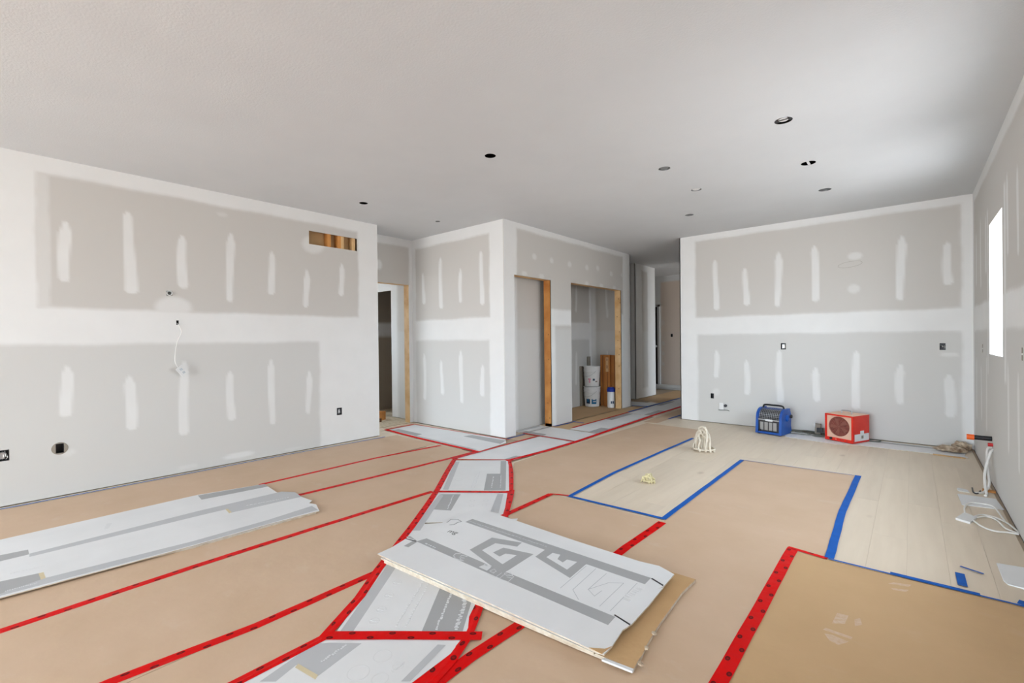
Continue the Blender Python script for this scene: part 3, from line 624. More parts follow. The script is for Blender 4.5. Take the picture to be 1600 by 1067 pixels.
red('wide red tape overlap leaving the bottom of the photo', [(-1.4109, 1.2946), (-1.3630, 1.1760), (-1.3365, 1.0666), (-1.36, .75), (-1.36, Y0)], z=C + .0004, zr=.0020, w_=.075)
red('red tape seam emerging under the stack toward the camera', [(-1.2853, 1.6183), (-1.2882, 1.5429), (-1.3069, 1.2419), (-1.3051, 1.1098), (-1.275, .75), (-1.275, Y0)], z=.0030, w_=.055)
red('short red tape between the stack and the blue tape corner', [(-1.283, 2.0), (-1.283, 2.5), (-1.27, 2.99)], w_=.055)
red('short red tape stepping from the path to the left blue corner', [(-2.17, 2.36), (-2.18, 2.97)], w_=.045, z=.0034)
red('very short red tape touching the left blue corner', [(-2.19, 2.97), (-2.05, 3.03)], w_=.02, z=.0038)
red('wide red tape at the right foreground running out of the photo', [(-.528, Y0), (-.528, 1.7), (-.531, 3.10)], w_=.056)
red('short red tape joining the wide red tape to the blue corner', [(-.555, 3.098), (-.36, 3.075)], w_=.03, z=.0024)
red('long red tape along the right edge of the hallway carton path', [(-3.115, 3.50), (-3.055, 4.1), (-3.045, 4.7), (-3.075, 5.6), (-3.12, 7.0), (-3.12, 10.6)], z=C + .0006, zr=.0022)
red('red tape along the recess cartons toward the left wall end', [(-3.60, 3.585), (-4.03, 3.60), (-4.75, 3.62), (-5.50, 3.68)], z=.0024, zr=C + .0006, w_=.045)
red('red tape on the left edge of the hallway path before the corner post', [(-3.60, 3.20), (-3.605, 3.9), (-3.60, 4.62)], z=.0024, zr=C + .0006, w_=.045)
red('red tape across the path along the crosswise carton at the closet', [(-3.86, 4.655), (-3.07, 4.655)], z=C + .0015, w_=.03)
red('red tape along the hallway path before the wide closet', [(-3.56, 5.38), (-3.56, 6.3), (-3.57, 7.05)], z=.0024, zr=C + .0006, w_=.045)
red('faint red tape beside the jamb of the recess doorway', [(-5.52, 3.66), (-5.53, 4.17)], z=.0030, w_=.035)
red('thin red tape against the foot of the closet block side wall', [(-5.52, 4.17), (-3.75, 4.255)], z=.0040, w_=.018)
blue('blue tape on the left edge of the bare oak strip', [(-2.035, 3.02), (-2.075, 3.83), (-2.06, 4.8), (-2.035, 5.72)], w_=.036)
blue('blue tape across the near end of the bare oak strip', [(-2.05, 3.022), (-1.28, 3.052)], w_=.030)
blue('blue tape between the bare oak strip and the tall paper panel', [(-1.287, 3.04), (-1.293, 5.01)], w_=.038, z=.0026)
ribbon('violet_tape_strip', 'very thin violet blue tape at the far end of the tall paper panel', 'tape', [(-1.29, 5.005), (-.38, 5.06)], .012, 'bluedark', .0018)
blue('wide blue tape down the right edge of the tall paper panel', [(-.362, 5.07), (-.375, 3.97), (-.352, 3.085)], w_=.044, z=.0026)
blue('thin blue tape from the blue corner across the right oak floor edge', [(-.355, 3.075), (XR - .03, 3.095)], w_=.014)
blue('wider second layer of blue tape over the thin right one', [(-.09, 3.09), (.24, 3.099)], w_=.026, z=.0032)
blue('stub of blue tape at the right photo edge', [(.365, 3.125), (.42, 3.11)], w_=.05, z=.0040)
blue('long thin blue tape along the foot of the left wall', [(-5.180, Y0), (-5.180, .09), (-5.168, 2.2), (-5.115, 3.40)], w_=.018)
blue('short blue tape scrap standing across the oak floor', [(.183, 3.315), (.183, 3.155)], w_=.036)
blue('narrow blue tape scrap lying beyond the broad one', [(.19, 3.415), (.275, 3.38)], w_=.014)
blue('dark blue tape at the mouth of the hallway by the kitchen wall corner', [(-2.80, 6.84), (-2.77, 7.6)], w_=.03)
blue('blue tape by the pier between the two closets', [(-3.82, 5.30), (-3.79, 5.72)], w_=.03, z=.0024)
blue('blue tape scrap across the left end of the wide closet', [(-3.83, 5.78), (-3.62, 5.76)], w_=.03, z=.0030)
blue('blue tape at the foot of the corner post', [(-3.80, 4.28), (-3.80, 4.62)], w_=.022, z=.0026)
blue('dark blue tape along the hallway path past the closet block', [(-3.57, 7.06), (-3.57, 8.2), (-3.56, 10.4)], w_=.04, z=.0062)
blue('dark blue tape bunched at the side hall opening', [(-3.86, 7.78), (-3.60, 7.86)], w_=.06, z=.0030)

# ------------------------------------------------------------------ flat cartons
def prints(parent, ztop, items, name='printed_band'):
    for i, it in enumerate(items):
        m = it[0]; o = MB(); ztop += .0002 * min(i, 1)
        for q in it[1:]: o.prism(q, ztop, ztop + .00015)
        o.build(name, m, parent)
def carton(poly, label, z0=.0014, z1=C, items=()):
    o = MB().prism(poly, z0, z1).build('flattened_carton', None, None, mats=['carton', 'edge'])
    for p in o.data.polygons:
        if abs(p.normal.z) < .5: p.material_index = 1
    tag(o, label, 'cardboard'); prints(o, z1, items); return o
def streaks(parent, z, p0, p1, m, n=14, wd=.006, gap=.4, seed=1):
    """a line of print too small to read: short broken dashes"""
    rnd = random.Random(seed); a, b_ = Vector(p0), Vector(p1); d = (b_ - a); L = d.length; d.normalize(); nn = Vector((-d.y, d.x)); o = MB(); x = 0
    while x < L:
        l = L / n * rnd.uniform(.3, .9); e = min(x + l, L); o_ = rnd.uniform(-.3, .3) * wd; h = wd * rnd.uniform(.3, .6)
        q = [a + d * x + nn * (o_ - h), a + d * e + nn * (o_ - h), a + d * e + nn * (o_ + h), a + d * x + nn * (o_ + h)]
        o.prism([(v.x, v.y) for v in q], z, z + .0012); x = e + L / n * gap * rnd.uniform(.4, 1.2)
    return o.build('printed_text', m, parent)
k1 = carton([(-1.85, .925), (-1.385, 1.315), (-1.37, 1.0), (-1.37, .1), (-1.85, -.2)], 'white carton with grey print at the bottom edge of the photo',
       items=[('grey_ink2', [(-1.8081, 0.9301), (-1.7054, 1.0110), (-1.6621, 0.8010), (-1.7838, 0.7813)]), ('grey_ink2', [(-1.8529, 0.8822), (-1.8081, 0.9301), (-1.7838, 0.7813), (-1.7545, 0.6943), (-1.7994, 0.6565)]),
              ('tan', [(-1.7851, 0.7892), (-1.6674, 0.8092), (-1.6534, 0.7917), (-1.7736, 0.7719)]), ('grey_ink2', [(-1.4602, 1.2065), (-1.4321, 1.2249), (-1.3793, 1.0101), (-1.4051, 0.9884)])])
streaks(k1, C, (-1.7272, 0.8515), (-1.7445, 0.9680), 'whiteink', 12, .010, seed=3)
def ring(parent, cx, cy, r, z, m, wd=.0022, a0=0, a1=2 * math.pi, n=22, sx=1):
    o = MB()
    for i in range(n):
        t0, t1 = a0 + (a1 - a0) * i / n, a0 + (a1 - a0) * (i + 1) / n
        o.prism([(cx + (r + s_) * math.cos(t_) * sx, cy + (r + s_) * math.sin(t_)) for t_, s_ in ((t0, -wd), (t1, -wd), (t1, wd), (t0, wd))], z, z + .0003)
    return o.build('printed_ring', m, parent)
for (u, r_) in (((-1.5730, 1.0231), .035), ((-1.4791, 1.0283), .02), ((-1.5644, 0.9128), .04), ((-1.4740, 0.9468), .03)): ring(k1, u[0], u[1], r_, C, 'faint')
streaks(k1, C, (-1.4720, 0.9949), (-1.4807, 1.0587), 'faint', 8, .008, seed=5)
k2 = carton([(-1.85, .975), (-1.42, 1.335), (-1.50, 1.42), (-2.06, 2.42), (-2.53, 1.90)], 'white carton with grey side bands taped below the loose stack',
       items=[('grey_ink2', [(-1.8386, 0.9848), (-1.7960, 1.0205), (-2.1550, 1.5082), (-2.2282, 1.5148)]), ('grey_ink', [(-1.5696, 1.2064), (-1.4332, 1.3136), (-1.6005, 1.5422), (-1.8111, 1.5284)])])
streaks(k2, C, (-1.5400, 1.2628), (-1.7189, 1.5169), 'whiteink', 16, .010, seed=7)
streaks(k2, C, (-1.4750, 1.3173), (-1.6186, 1.5129), 'whiteink', 16, .018, seed=9)
streaks(k2, C, (-1.6926, 1.1693), (-1.9084, 1.4928), 'faint', 20, .007, seed=11); streaks(k2, C, (-1.6606, 1.1961), (-1.8755, 1.5038), 'faint', 20, .007, seed=13)
for i, u in enumerate(((-1.9892, 1.3850), (-1.9212, 1.2892), (-1.8486, 1.1986), (-1.7972, 1.1290))):
    ring(k2, u[0], u[1], .022, C, 'faint', .003, n=8); streaks(k2, C, (u[0] - .02, u[1] - .01), (u[0] + .02, u[1] + .012), 'faint', 4, .006, seed=20 + i)
k3 = carton([(-2.93, 2.44), (-2.48, 2.79), (-2.17, 2.40), (-2.12, 2.30), (-2.55, 1.92)], 'white carton disappearing under the back edge of the loose stack',
       items=[('grey_ink', [(-2.8677, 2.4052), (-2.7358, 2.5124), (-2.5288, 2.2255), (-2.6414, 2.1608)]), ('grey_ink2', [(-2.8677, 2.4052), (-2.8196, 2.4053), (-2.6414, 2.1608), (-2.4198, 1.8637), (-2.4643, 1.8271)]), ('grey_ink2', [(-2.5113, 2.7048), (-2.4755, 2.7339), (-2.2260, 2.4054), (-2.2952, 2.3958)])])
streaks(k3, C, (-2.5748, 2.2316), (-2.7675, 2.4671), 'whiteink', 9, .009, seed=31)
for i, u in enumerate(((-2.5580, 2.4691), (-2.4833, 2.3898), (-2.4778, 2.5345), (-2.4186, 2.4597))): ring(k3, u[0], u[1], .018, C, 'faint', .003, n=8)
k4 = carton([(-3.54, 3.18), (-3.12, 3.53), (-2.49, 2.82), (-2.95, 2.45)], 'white carton with stepped grey print in the middle of the carton path',
       items=[('grey_ink2', [(-3.5083, 3.1497), (-3.4727, 3.1782), (-2.8965, 2.5230), (-2.9315, 2.4946)]), ('grey_ink', [(-3.1621, 3.4578), (-3.1184, 3.4928), (-2.5185, 2.8092), (-2.6571, 2.6967), (-2.9613, 3.0496), (-2.8661, 3.1262)])])
streaks(k4, C, (-2.6529, 2.7837), (-2.8611, 3.0289), 'whiteink', 7, .008, seed=41); streaks(k4, C, (-2.5948, 2.8308), (-2.8334, 3.1015), 'whiteink', 7, .006, seed=43)
streaks(k4, C, (-2.7858, 2.6758), (-3.0447, 3.0083), 'faint', 10, .006, seed=45); streaks(k4, C, (-2.7650, 2.6927), (-3.0553, 3.0525), 'faint', 10, .006, seed=46)
ring(k4, *(-3.0345, 2.7672), .03, C, 'faint')
k5 = carton([(-3.60, 3.24), (-3.57, 4.65), (-3.07, 4.65), (-3.05, 4.0), (-3.10, 3.56)], 'plain white carton lying along the path in front of the corner post',
       items=[('grey_ink2', [(-3.09, 3.57), (-3.05, 4.62), (-3.085, 4.62), (-3.125, 3.62)]), ('grey_ink', [(-3.18, 3.50), (-3.10, 3.57), (-3.09, 3.74), (-3.18, 3.72)])])
k6 = carton([(-4.04, 4.67), (-4.03, 5.24), (-3.09, 5.23), (-3.07, 4.67)], 'white carton lying crosswise into the narrow closet niche',
       items=[('grey_ink', [(-3.95, 4.68), (-3.55, 4.68), (-3.58, 4.80), (-3.93, 4.80)]), ('grey_ink2', [(-3.55, 4.68), (-3.08, 4.68), (-3.08, 4.72), (-3.55, 4.72)]), ('grey_ink2', [(-4.02, 4.70), (-3.97, 4.70), (-3.97, 5.20), (-4.02, 5.20)])])
k7 = carton([(-3.54, 5.27), (-3.54, 6.98), (-3.14, 6.94), (-3.09, 5.27)], 'white carton on the hallway path in front of the wide closet',
       items=[('grey_ink', [(-3.24, 5.28), (-3.10, 5.28), (-3.10, 5.62), (-3.25, 5.62)]), ('grey_ink2', [(-3.10, 5.62), (-3.14, 6.92), (-3.17, 6.92), (-3.14, 5.62)]), ('grey_ink', [(-3.54, 6.25), (-3.43, 6.25), (-3.43, 6.96), (-3.54, 6.96)])])
k8 = carton([(-3.54, 7.0), (-3.55, 8.78), (-3.14, 8.76), (-3.14, 6.96)], 'shaded white carton on the hallway path beyond the closet block',
       items=[('grey_ink', [(-3.26, 6.99), (-3.15, 6.98), (-3.15, 7.55), (-3.26, 7.55)]), ('grey_ink', [(-3.54, 8.1), (-3.45, 8.1), (-3.45, 8.76), (-3.54, 8.76)])])
k8b = carton([(-3.55, 8.80), (-3.56, 10.5), (-3.14, 10.5), (-3.14, 8.78)], 'farthest shaded white carton on the hallway path')
k9 = carton([(-5.48, 3.68), (-5.50, 4.16), (-3.81, 4.26), (-3.66, 4.10), (-3.63, 3.61)], 'white carton along the foot of the block side wall toward the recess',
       items=[('grey_ink', [(-5.40, 3.70), (-4.85, 3.68), (-4.87, 3.80), (-5.42, 3.82)]), ('grey_ink2', [(-4.85, 3.66), (-3.70, 3.62), (-3.70, 3.66), (-4.85, 3.70)]), ('grey_ink', [(-4.35, 4.05), (-3.68, 4.02), (-3.75, 4.20), (-4.30, 4.17)])])
k10 = carton([(-4.15, 7.75), (-3.62, 7.85), (-3.64, 8.35), (-4.18, 8.30)], 'dim white carton lying at the side hall opening')
# the two loose long cartons by the left wall
zb, zt = .012, .017
kl1 = carton([(-4.3285, -0.0047), (-4.3443, 1.1394), (-4.2231, 1.5963), (-3.8859, 1.5717), (-3.7736, 1.6629), (-3.7815, 1.5584), (-3.9170, 0.1816), (-3.8919, -0.0055)], 'rear of two long white cartons on the floor by the left wall', .0014, .017)
prints(kl1, .017, [('grey_ink', [(-4.3262, 1.1346), (-4.2193, 1.5948), (-4.1215, 1.5897), (-4.1864, 1.1231)]), ('grey_ink', [(-4.0217, 0.0067), (-3.9888, 0.1799), (-3.8946, 0.1792), (-3.9005, 0.0061)]),
                   ('faint', [(-4.0275, 0.5271), (-4.1406, 0.5571), (-4.1260, 0.5832), (-4.0197, 0.5468)])])
kl2 = carton([(-3.8919, -0.0055), (-3.9170, 0.1816), (-3.7815, 1.5584), (-3.7736, 1.6629), (-3.6427, 1.6522), (-3.4911, 1.6640), (-3.4531, 1.6235), (-3.3846, 1.6446), (-3.2390, 1.5968), (-3.2667, 1.2609), (-3.2802, 0.8271), (-3.3430, -0.0066)], 'front of two long white cartons by the left wall, torn right end', .0125, .0172)
prints(kl2, .0172, [('grey_ink2', [(-3.9050, 0.1810), (-3.9246, 1.0359), (-3.9153, 1.2114), (-3.8942, 1.6053), (-3.7916, 1.6684), (-3.6427, 1.6522), (-3.6993, 1.1724), (-3.8031, 1.1679), (-3.8121, 1.0331), (-3.8464, 0.1781)]), ('grey_ink', [(-3.5757, 0.0153), (-3.5282, 0.2146), (-3.4323, 0.2166), (-3.3889, 0.0553), (-3.3862, 0.0138)]),
                    ('grey_ink2', [(-3.4336, 0.2156), (-3.3539, 0.8460), (-3.3487, 1.2929), (-3.3779, 1.6071), (-3.2647, 1.6000), (-3.2782, 1.2654), (-3.2905, 0.8298), (-3.3631, 0.0548), (-3.3889, 0.0553)]), ('tan', [(-3.5301, 0.1955), (-3.5282, 0.2146), (-3.4323, 0.2166), (-3.4240, 0.1985)]),
                    ('tan', [(-3.8103, 1.1702), (-3.8028, 1.1846), (-3.7026, 1.1776), (-3.6963, 1.1591)])])
streaks(kl2, .0172, (-3.4041, 0.0726), (-3.3937, 0.1828), 'whiteink', 14, .010, seed=51); streaks(kl2, .0172, (-3.6484, 0.0972), (-3.6243, 0.2258), 'faint', 14, .010, seed=52)
streaks(kl2, .0172, (-3.7676, 1.2974), (-3.7029, 1.5842), 'whiteink', 14, .010, seed=53)
kl3 = carton([(-3.4067, -0.0066), (-3.4112, 0.2116), (-3.2788, 0.8266), (-3.2618, 1.2588), (-3.2496, 1.5782), (-3.4111, 1.6278), (-3.6092, 1.2212), (-3.7880, 0.0633)], 'lower cardboard layer under the front of the two long cartons', .0014, .0105)

# ------------------------------------------------------------------ the loose stack in the foreground
def board(name, poly, z0, z1, label, top='carton', side='edge'):
    o = MB().prism(poly, z0, z1).build(name, None, None, mats=[top, side])
    for p in o.data.polygons:
        if abs(p.normal.z) < .5: p.material_index = 1
    return tag(o, label, 'cardboard')
bb = board('cardboard_sheet', [(-0.8302, 2.3559), (-0.8379, 2.1960), (-0.8199, 1.8867), (-0.8028, 1.7238), (-0.7902, 1.6567), (-0.7901, 1.6290), (-0.7818, 1.5693), (-1.0, 1.545), (-1.3, 1.52), (-2.22, 1.46), (-2.28, 1.72), (-1.6, 2.05), (-1.4, 2.33)], .006, .020,
           'brown cardboard sheet sticking out to the right under the white carton stack', 'kraftboard', 'edge')
MB().prism([(-0.8939, 1.5510), (-0.7818, 1.5693), (-0.7794, 1.5541), (-0.8978, 1.5385)], .013, .0206).build('folded_edge', 'carton', bb)
mid = board('flattened_carton', [(-2.24, 1.452), (-2.26, 1.70), (-2.22, 2.22), (-.935, 2.235), (-.93, 1.535)], .024, .034, 'middle white carton of the loose stack, seen only at its edges')
midb = board('flattened_carton', [(-2.20, 1.46), (-2.24, 1.70), (-2.20, 2.20), (-.95, 2.22), (-.955, 1.545)], .0345, .0415, 'thin white carton directly under the top printed one')
T = .048
top = board('flattened_carton', [(-2.2673, 1.4497), (-2.2743, 1.5471), (-2.3074, 1.6694), (-2.3123, 1.7784), (-2.3168, 1.8626), (-2.3409, 2.3029), (-2.0791, 2.3034), (-1.5026, 2.2933), (-1.1026, 2.2989), (-1.0042, 2.3172), (-0.9111, 2.2834), (-0.9055, 2.1390), (-0.9172, 2.0997), (-0.9032, 2.1335), (-0.8932, 1.9542), (-0.8887, 1.7702), (-0.8993, 1.7116), (-0.8832, 1.5916), (-0.8840, 1.5340), (-0.9154, 1.5263), (-1.0038, 1.5250), (-1.5288, 1.4977), (-2.1216, 1.4544)], .042, T,
            'top white carton of the loose stack with big grey angular letter print')
prints(top, T, [('grey_ink', [(-2.2150, 2.0722), (-2.2166, 2.1377), (-1.5224, 2.1578), (-0.9852, 2.1731), (-0.9828, 2.0995), (-1.5365, 2.0845)], [(-2.2270, 1.6867), (-2.2139, 1.7522), (-1.7154, 1.7543), (-0.9652, 1.7716), (-0.9610, 1.7013), (-1.6982, 1.6889)]),
                ('grey_ink', [(-2.2336, 1.6021), (-2.2510, 1.6929), (-2.2931, 1.6869), (-2.3299, 1.6858), (-2.3163, 1.7088), (-2.2185, 1.6914), (-2.1998, 1.6086)])])
prints(top, T + .0001, [('grey_ink', [(-1.9034, 1.8128), (-1.9165, 2.0105), (-1.7341, 2.0718), (-1.7217, 2.0152), (-1.8485, 1.9672), (-1.8463, 1.8532), (-1.6472, 1.8066), (-1.6548, 1.9326), (-1.7163, 1.9076), (-1.7181, 1.8610), (-1.7788, 1.8730), (-1.7739, 1.9541), (-1.5914, 2.0019), (-1.5808, 1.7750), (-1.5853, 1.7347), (-1.7304, 1.7676)]),
                ('grey_ink', [(-1.5650, 1.9843), (-1.5744, 2.0889), (-1.5438, 2.1533), (-1.3761, 2.1625), (-1.3030, 2.1031), (-1.3064, 2.0800), (-1.2937, 1.9163)])], 'printed_letter')
prints(top, T + .0004, [('carton', [(-1.5152, 2.0183), (-1.5189, 2.0815), (-1.4728, 2.0899), (-1.4560, 2.0387), (-1.4126, 2.0259), (-1.4130, 2.0673), (-1.3566, 2.0792), (-1.3516, 1.9766)])], 'letter_counter')
def strokes(parent, z, segs, wd, m, name='printed_line'):
    o = MB()
    for pts in segs:
        for a, b_ in zip(pts[:-1], pts[1:]):
            a, b_ = Vector(a), Vector(b_); d = (b_ - a).normalized() * wd / 2; n = Vector((-d.y, d.x))
            q = [a - d - n, b_ + d - n, b_ + d + n, a - d + n]; o.prism([(v.x, v.y) for v in q], z, z + .0003)
    return tag(o.build(name, m, parent), kind='stuff')
strokes(top, T, [[(-1.2427, 2.0799), (-1.2236, 1.8358), (-1.1568, 1.7820)], [(-1.1165, 1.8536), (-1.1690, 1.8846), (-1.1247, 1.9980), (-1.0661, 2.0432), (-1.0567, 1.7984)], [(-1.1764, 2.0713), (-1.1690, 1.8846)], [(-1.0160, 2.0849), (-1.0028, 1.7960)], [(-1.2970, 2.0743), (-1.2769, 1.8091)], [(-1.1165, 1.8536), (-1.1137, 1.9143)]], .003, 'grey_ink2')
strokes(top, T + .0005, [[(-1.9082, 1.7462), (-1.9296, 1.7311), (-1.9217, 1.7052), (-1.8871, 1.6895), (-1.8447, 1.6936)], [(-1.8571, 1.7459), (-1.8895, 1.7383), (-1.8802, 1.7141), (-1.8588, 1.7005), (-1.8377, 1.6994)], [(-1.8741, 1.7128), (-1.8542, 1.7230)]], .006, 'whiteink', 'printed_mark')
prints(top, T + .0005, [('whiteink', [(-1.7240, 1.7042), (-1.7158, 1.7462), (-1.6700, 1.7432), (-1.6625, 1.7038)], [(-1.7226, 1.7405), (-1.7187, 1.7556), (-1.6758, 1.7558), (-1.6765, 1.7436)])], 'printed_icon')
strokes(top, T + .0005, [[(-1.6507, 1.7112), (-1.6245, 1.7075), (-1.6183, 1.7296), (-1.6465, 1.7405), (-1.6481, 1.7133)], [(-1.6176, 1.7048), (-1.6253, 1.7323)], [(-1.5706, 1.7355), (-1.5455, 1.7317), (-1.5298, 1.7529), (-1.5608, 1.7688), (-1.5767, 1.7472), (-1.5706, 1.7355)], [(-1.5397, 1.7202), (-1.5159, 1.7320)], [(-1.6358, 1.6814), (-1.5842, 1.6833), (-1.5893, 1.7367)], [(-1.5610, 1.6865), (-1.5065, 1.6923), (-1.5166, 1.7475), (-1.5699, 1.7445), (-1.5610, 1.6865)]], .003, 'whiteink', 'printed_icon')
strokes(top, T, [[(-2.3016, 1.9910), (-2.3197, 2.0397), (-2.2829, 2.0699), (-2.2416, 2.0618), (-2.2484, 2.0347), (-2.2397, 1.9976), (-2.2577, 1.9776)]], .007, 'grey_ink', 'printed_mark')
strokes(top, T, [[(-2.2125, 1.8687), (-2.1349, 1.8691), (-2.0971, 1.8693), (-2.0358, 1.8744), (-1.9485, 1.8732), (-1.9216, 1.8740)], [(-2.1466, 1.7607), (-2.1097, 1.7618)]], .0025, 'faint')
streaks(top, T + .0005, (-2.1946, 2.0967), (-1.5859, 2.1233), 'grey_ink2', 26, .009, seed=61)
streaks(top, T, (-0.9929, 1.9106), (-0.9873, 2.0560), 'faint', 6, .03, seed=62)
streaks(top, T + .0005, (-2.1627, 1.7042), (-2.0735, 1.7025), 'whiteink', 3, .006, seed=63)
def text(parent, s_, p, q, h, m, z, name='printed_text', flip=False):
    """flat lettering from p toward q in plan"""
    cu = bpy.data.curves.new(name, 'FONT'); cu.body = s_; cu.size = h; cu.extrude = .0001
    to = bpy.data.objects.new('tmp', cu); COL.objects.link(to)
    me = bpy.data.meshes.new_from_object(to.evaluated_get(bpy.context.evaluated_depsgraph_get())); bpy.data.objects.remove(to)
    o = link(name, me, m, parent); a = math.atan2(q[1] - p[1], q[0] - p[0]); o.location = (p[0], p[1], z + .0002); o.rotation_euler = (0, 0, a); return o
text(top, 'mg', (-2.1903, 1.8911), (-2.1000, 1.9048), .06, 'darkink', T)
slit = MB()
for q in ([(-0.9826, 2.1673), (-0.9804, 2.1771), (-0.9102, 2.1501), (-0.9102, 2.1388)], [(-0.9762, 1.7785), (-0.9743, 1.7862), (-0.8928, 1.7668), (-0.8909, 1.7572)], [(-2.3111, 1.6721), (-2.2344, 1.6896), (-2.2238, 1.6815), (-2.3036, 1.6667)]): slit.prism(q, T, T + .0006)
slit.build('flap_slit', 'charcoal', top)['kind'] = 'stuff'
MB().prism([(-0.8966, 1.5611), (-0.8832, 1.5916), (-0.8914, 1.5278), (-0.9474, 1.5280)], T, T + .0015).build('torn_edge', 'kraftboard', top)
for i, (x, y_) in enumerate((((-0.8096, 1.8116)), ((-0.7946, 1.7059)), ((-0.7723, 1.6079)), ((-0.9465, 1.5833)), ((-1.3404, 1.5288)))):
    rnd = random.Random(i); c_ = MB(); n_ = 7
    c_.prism([(x + (.006 + .008 * rnd.random()) * math.cos(a * 6.283 / n_), y_ + (.006 + .008 * rnd.random()) * math.sin(a * 6.283 / n_)) for a in range(n_)], .018, .022 + .005 * rnd.random())
    c_.build('torn_flake', 'papertrash', bb)

# ------------------------------------------------------------------ ceiling cans
CL = ['black ceiling light hole nearest the middle of the room', 'black ceiling light hole near the top end of the left wall', 'faint tiny ceiling light hole in front of the closet block corner',
      'largest round ceiling fitting, light inside with dark ends', 'black ceiling hole split by a pale strap', 'far ceiling hole nearest the kitchen wall on the right side',
      'grey ceiling hole, nearer of the inner pair', 'pale grey ceiling hole, farther of the inner pair', 'small dark ceiling slot nearest the kitchen wall corner by the hallway']
for i, ((x, y_, r), lb) in enumerate(zip(CANS, CL)):
    t_ = thing('recessed_light_can', lb, 'ceiling light', (x, y_, H), 0, None)
    hh = .11 if i in (0, 1, 4) else .05
    inner = 'can_black' if i in (0, 1, 3, 4) else 'steel'
    smooth(MB().lathe([(r + .004, .015), (r + .004, hh), (.0001, hh)], n=28, caps=False).lathe([(r - .001, .0), (r - .001, hh - .004), (.0001, hh - .004)], n=28, caps=False).build('housing', inner, t_))
    if i == 3:
        MB().lathe([(.034, .006), (.034, .012)], n=20).build('junction_disc', 'white', t_); MB().box(-.052, .052, -.008, .008, .006, .011).build('bracket', 'white', t_)
        for x0_ in (-.055, .03): MB().box(x0_, x0_ + .025, -.03, .03, .003, .02).build('side_clip', 'dark', t_)
    elif i == 4:
        MB().box(-.009, .009, -.054, .054, .001, .006).build('bracket', 'white', t_)
    elif i in (6, 7):
        MB().lathe([(r * .75, .005), (r * .75, .010)], n=18).build('trim_disc', 'white' if i == 7 else 'steel', t_)
    else:
        MB().tube([(0, 0, hh - .01), (.01, .01, hh * .6), (.015, -.01, hh * .35)], .004).build('cable', 'charcoal', t_)

# ------------------------------------------------------------------ electrical boxes and loose wires
def outlet(label, axis, c, s, u0, u1, z0, z1, m='charcoal', wires=2, seed=1, dm='steel'):
    t_ = thing('electrical_box', label, 'outlet', ((c, (u0 + u1) / 2, (z0 + z1) / 2) if axis == 'x' else ((u0 + u1) / 2, c, (z0 + z1) / 2)))
    hu, hz = (u1 - u0) / 2 - .001, (z1 - z0) / 2 - .001; b = MB()
    def bx(mb, a, b_, z_0, z_1, d0, d1):
        lo_, hi_ = sorted((-s * d0, -s * d1)); mb.box(*((lo_, hi_, a, b_, z_0, z_1) if axis == 'x' else (a, b_, lo_, hi_, z_0, z_1)))
    bx(b, -hu, hu, -hz, hz, .05, .055); bx(b, -hu, -hu + .003, -hz, hz, .001, .05); bx(b, hu - .003, hu, -hz, hz, .001, .05); bx(b, -hu + .003, hu - .003, -hz, -hz + .003, .001, .05); bx(b, -hu + .003, hu - .003, hz - .003, hz, .001, .05)
    b.build('box', m, t_); rnd = random.Random(seed)
    if wires:
        d = MB(); bx(d, -hu * .45, hu * .45, -hz * .6, hz * .6, .006, .03); d.build('device', dm, t_)
        for k_ in range(wires):
            a, e = rnd.uniform(-.7, .7) * hu, rnd.uniform(-.7, .7) * hu; z_a, z_e = rnd.uniform(.2, .9) * hz, rnd.uniform(-.9, -.2) * hz
            P = [(a, -s * .04, z_a), ((a + e) / 2 + .006, s * .002, (z_a + z_e) / 2), (e, -s * .035, z_e)]
            P = [((p[1], p[0], p[2]) if axis == 'x' else p) for p in P]
            MB().tube(spline(P, 5), .003, 5).build('wire', 'cable', t_)
    return t_
outlet('dark open outlet box at the left photo edge, low on the left wall', 'x', XL, 1, .06, .145, .35, .435, wires=3, seed=2)
outlet('dark outlet box low on the right part of the left wall', 'x', XL, 1, 2.818, 2.884, .345, .432, wires=2, seed=3)
bt = outlet('square black box in an oval grey scuff low on the left wall', 'x', XL, 1, .398, .448, .352, .43, m='dark', wires=0)
sg = MB(); R_ = .050
for i_, (h_, w_) in enumerate(((.0245, 1), (.0385, 0), (.0245, 1), (.0385, 0))):      # four circle segments around the square box
    th = math.acos(h_ / R_); sgn = 1 if i_ < 2 else -1
    P_ = [(R_ * math.cos(-th + 2 * th * k_ / 12), R_ * math.sin(-th + 2 * th * k_ / 12)) for k_ in range(13)]
    P_ = [(sgn * a_, b2) if w_ else (b2, sgn * a_) for a_, b2 in P_]
    sg.prism(P_, 0, .0012 if w_ else .0009, 'x')
sg.build('scuffed_rim', 'boardgrey', bt)['kind'] = 'stuff'
outlet('small black cable slot in the joint band of the left wall', 'x', XL, 1, 1.222, 1.242, 1.408, 1.452, m='dark', wires=0)
outlet('left outlet box with clutter above the blue heater', 'y', YR, -1, -1.314, -1.255, 1.067, 1.152, wires=3, seed=5)
outlet('right outlet box with a pale curl near the window corner', 'y', YR, -1, .232, .283, 1.071, 1.148, wires=2, seed=6, dm='charcoal')
outlet('small black box low at the left end of the kitchen wall', 'y', YR, -1, -2.217, -2.172, .35, .425, m='dark', wires=0)
outlet('narrow outlet box on the right wall beyond the window', 'x', XR, -1, 6.10, 6.16, 1.07, 1.15, m='boardgrey', wires=1, seed=8)
outlet('narrow outlet box on the right wall on the near side of the window', 'x', XR, -1, 4.05, 4.11, 1.08, 1.16, m='boardgrey', wires=1, seed=9)
outlet('black switch box on the far hallway wall', 'y', 10.96, -1, -4.41, -4.36, 1.255, 1.33, m='dark', wires=0)
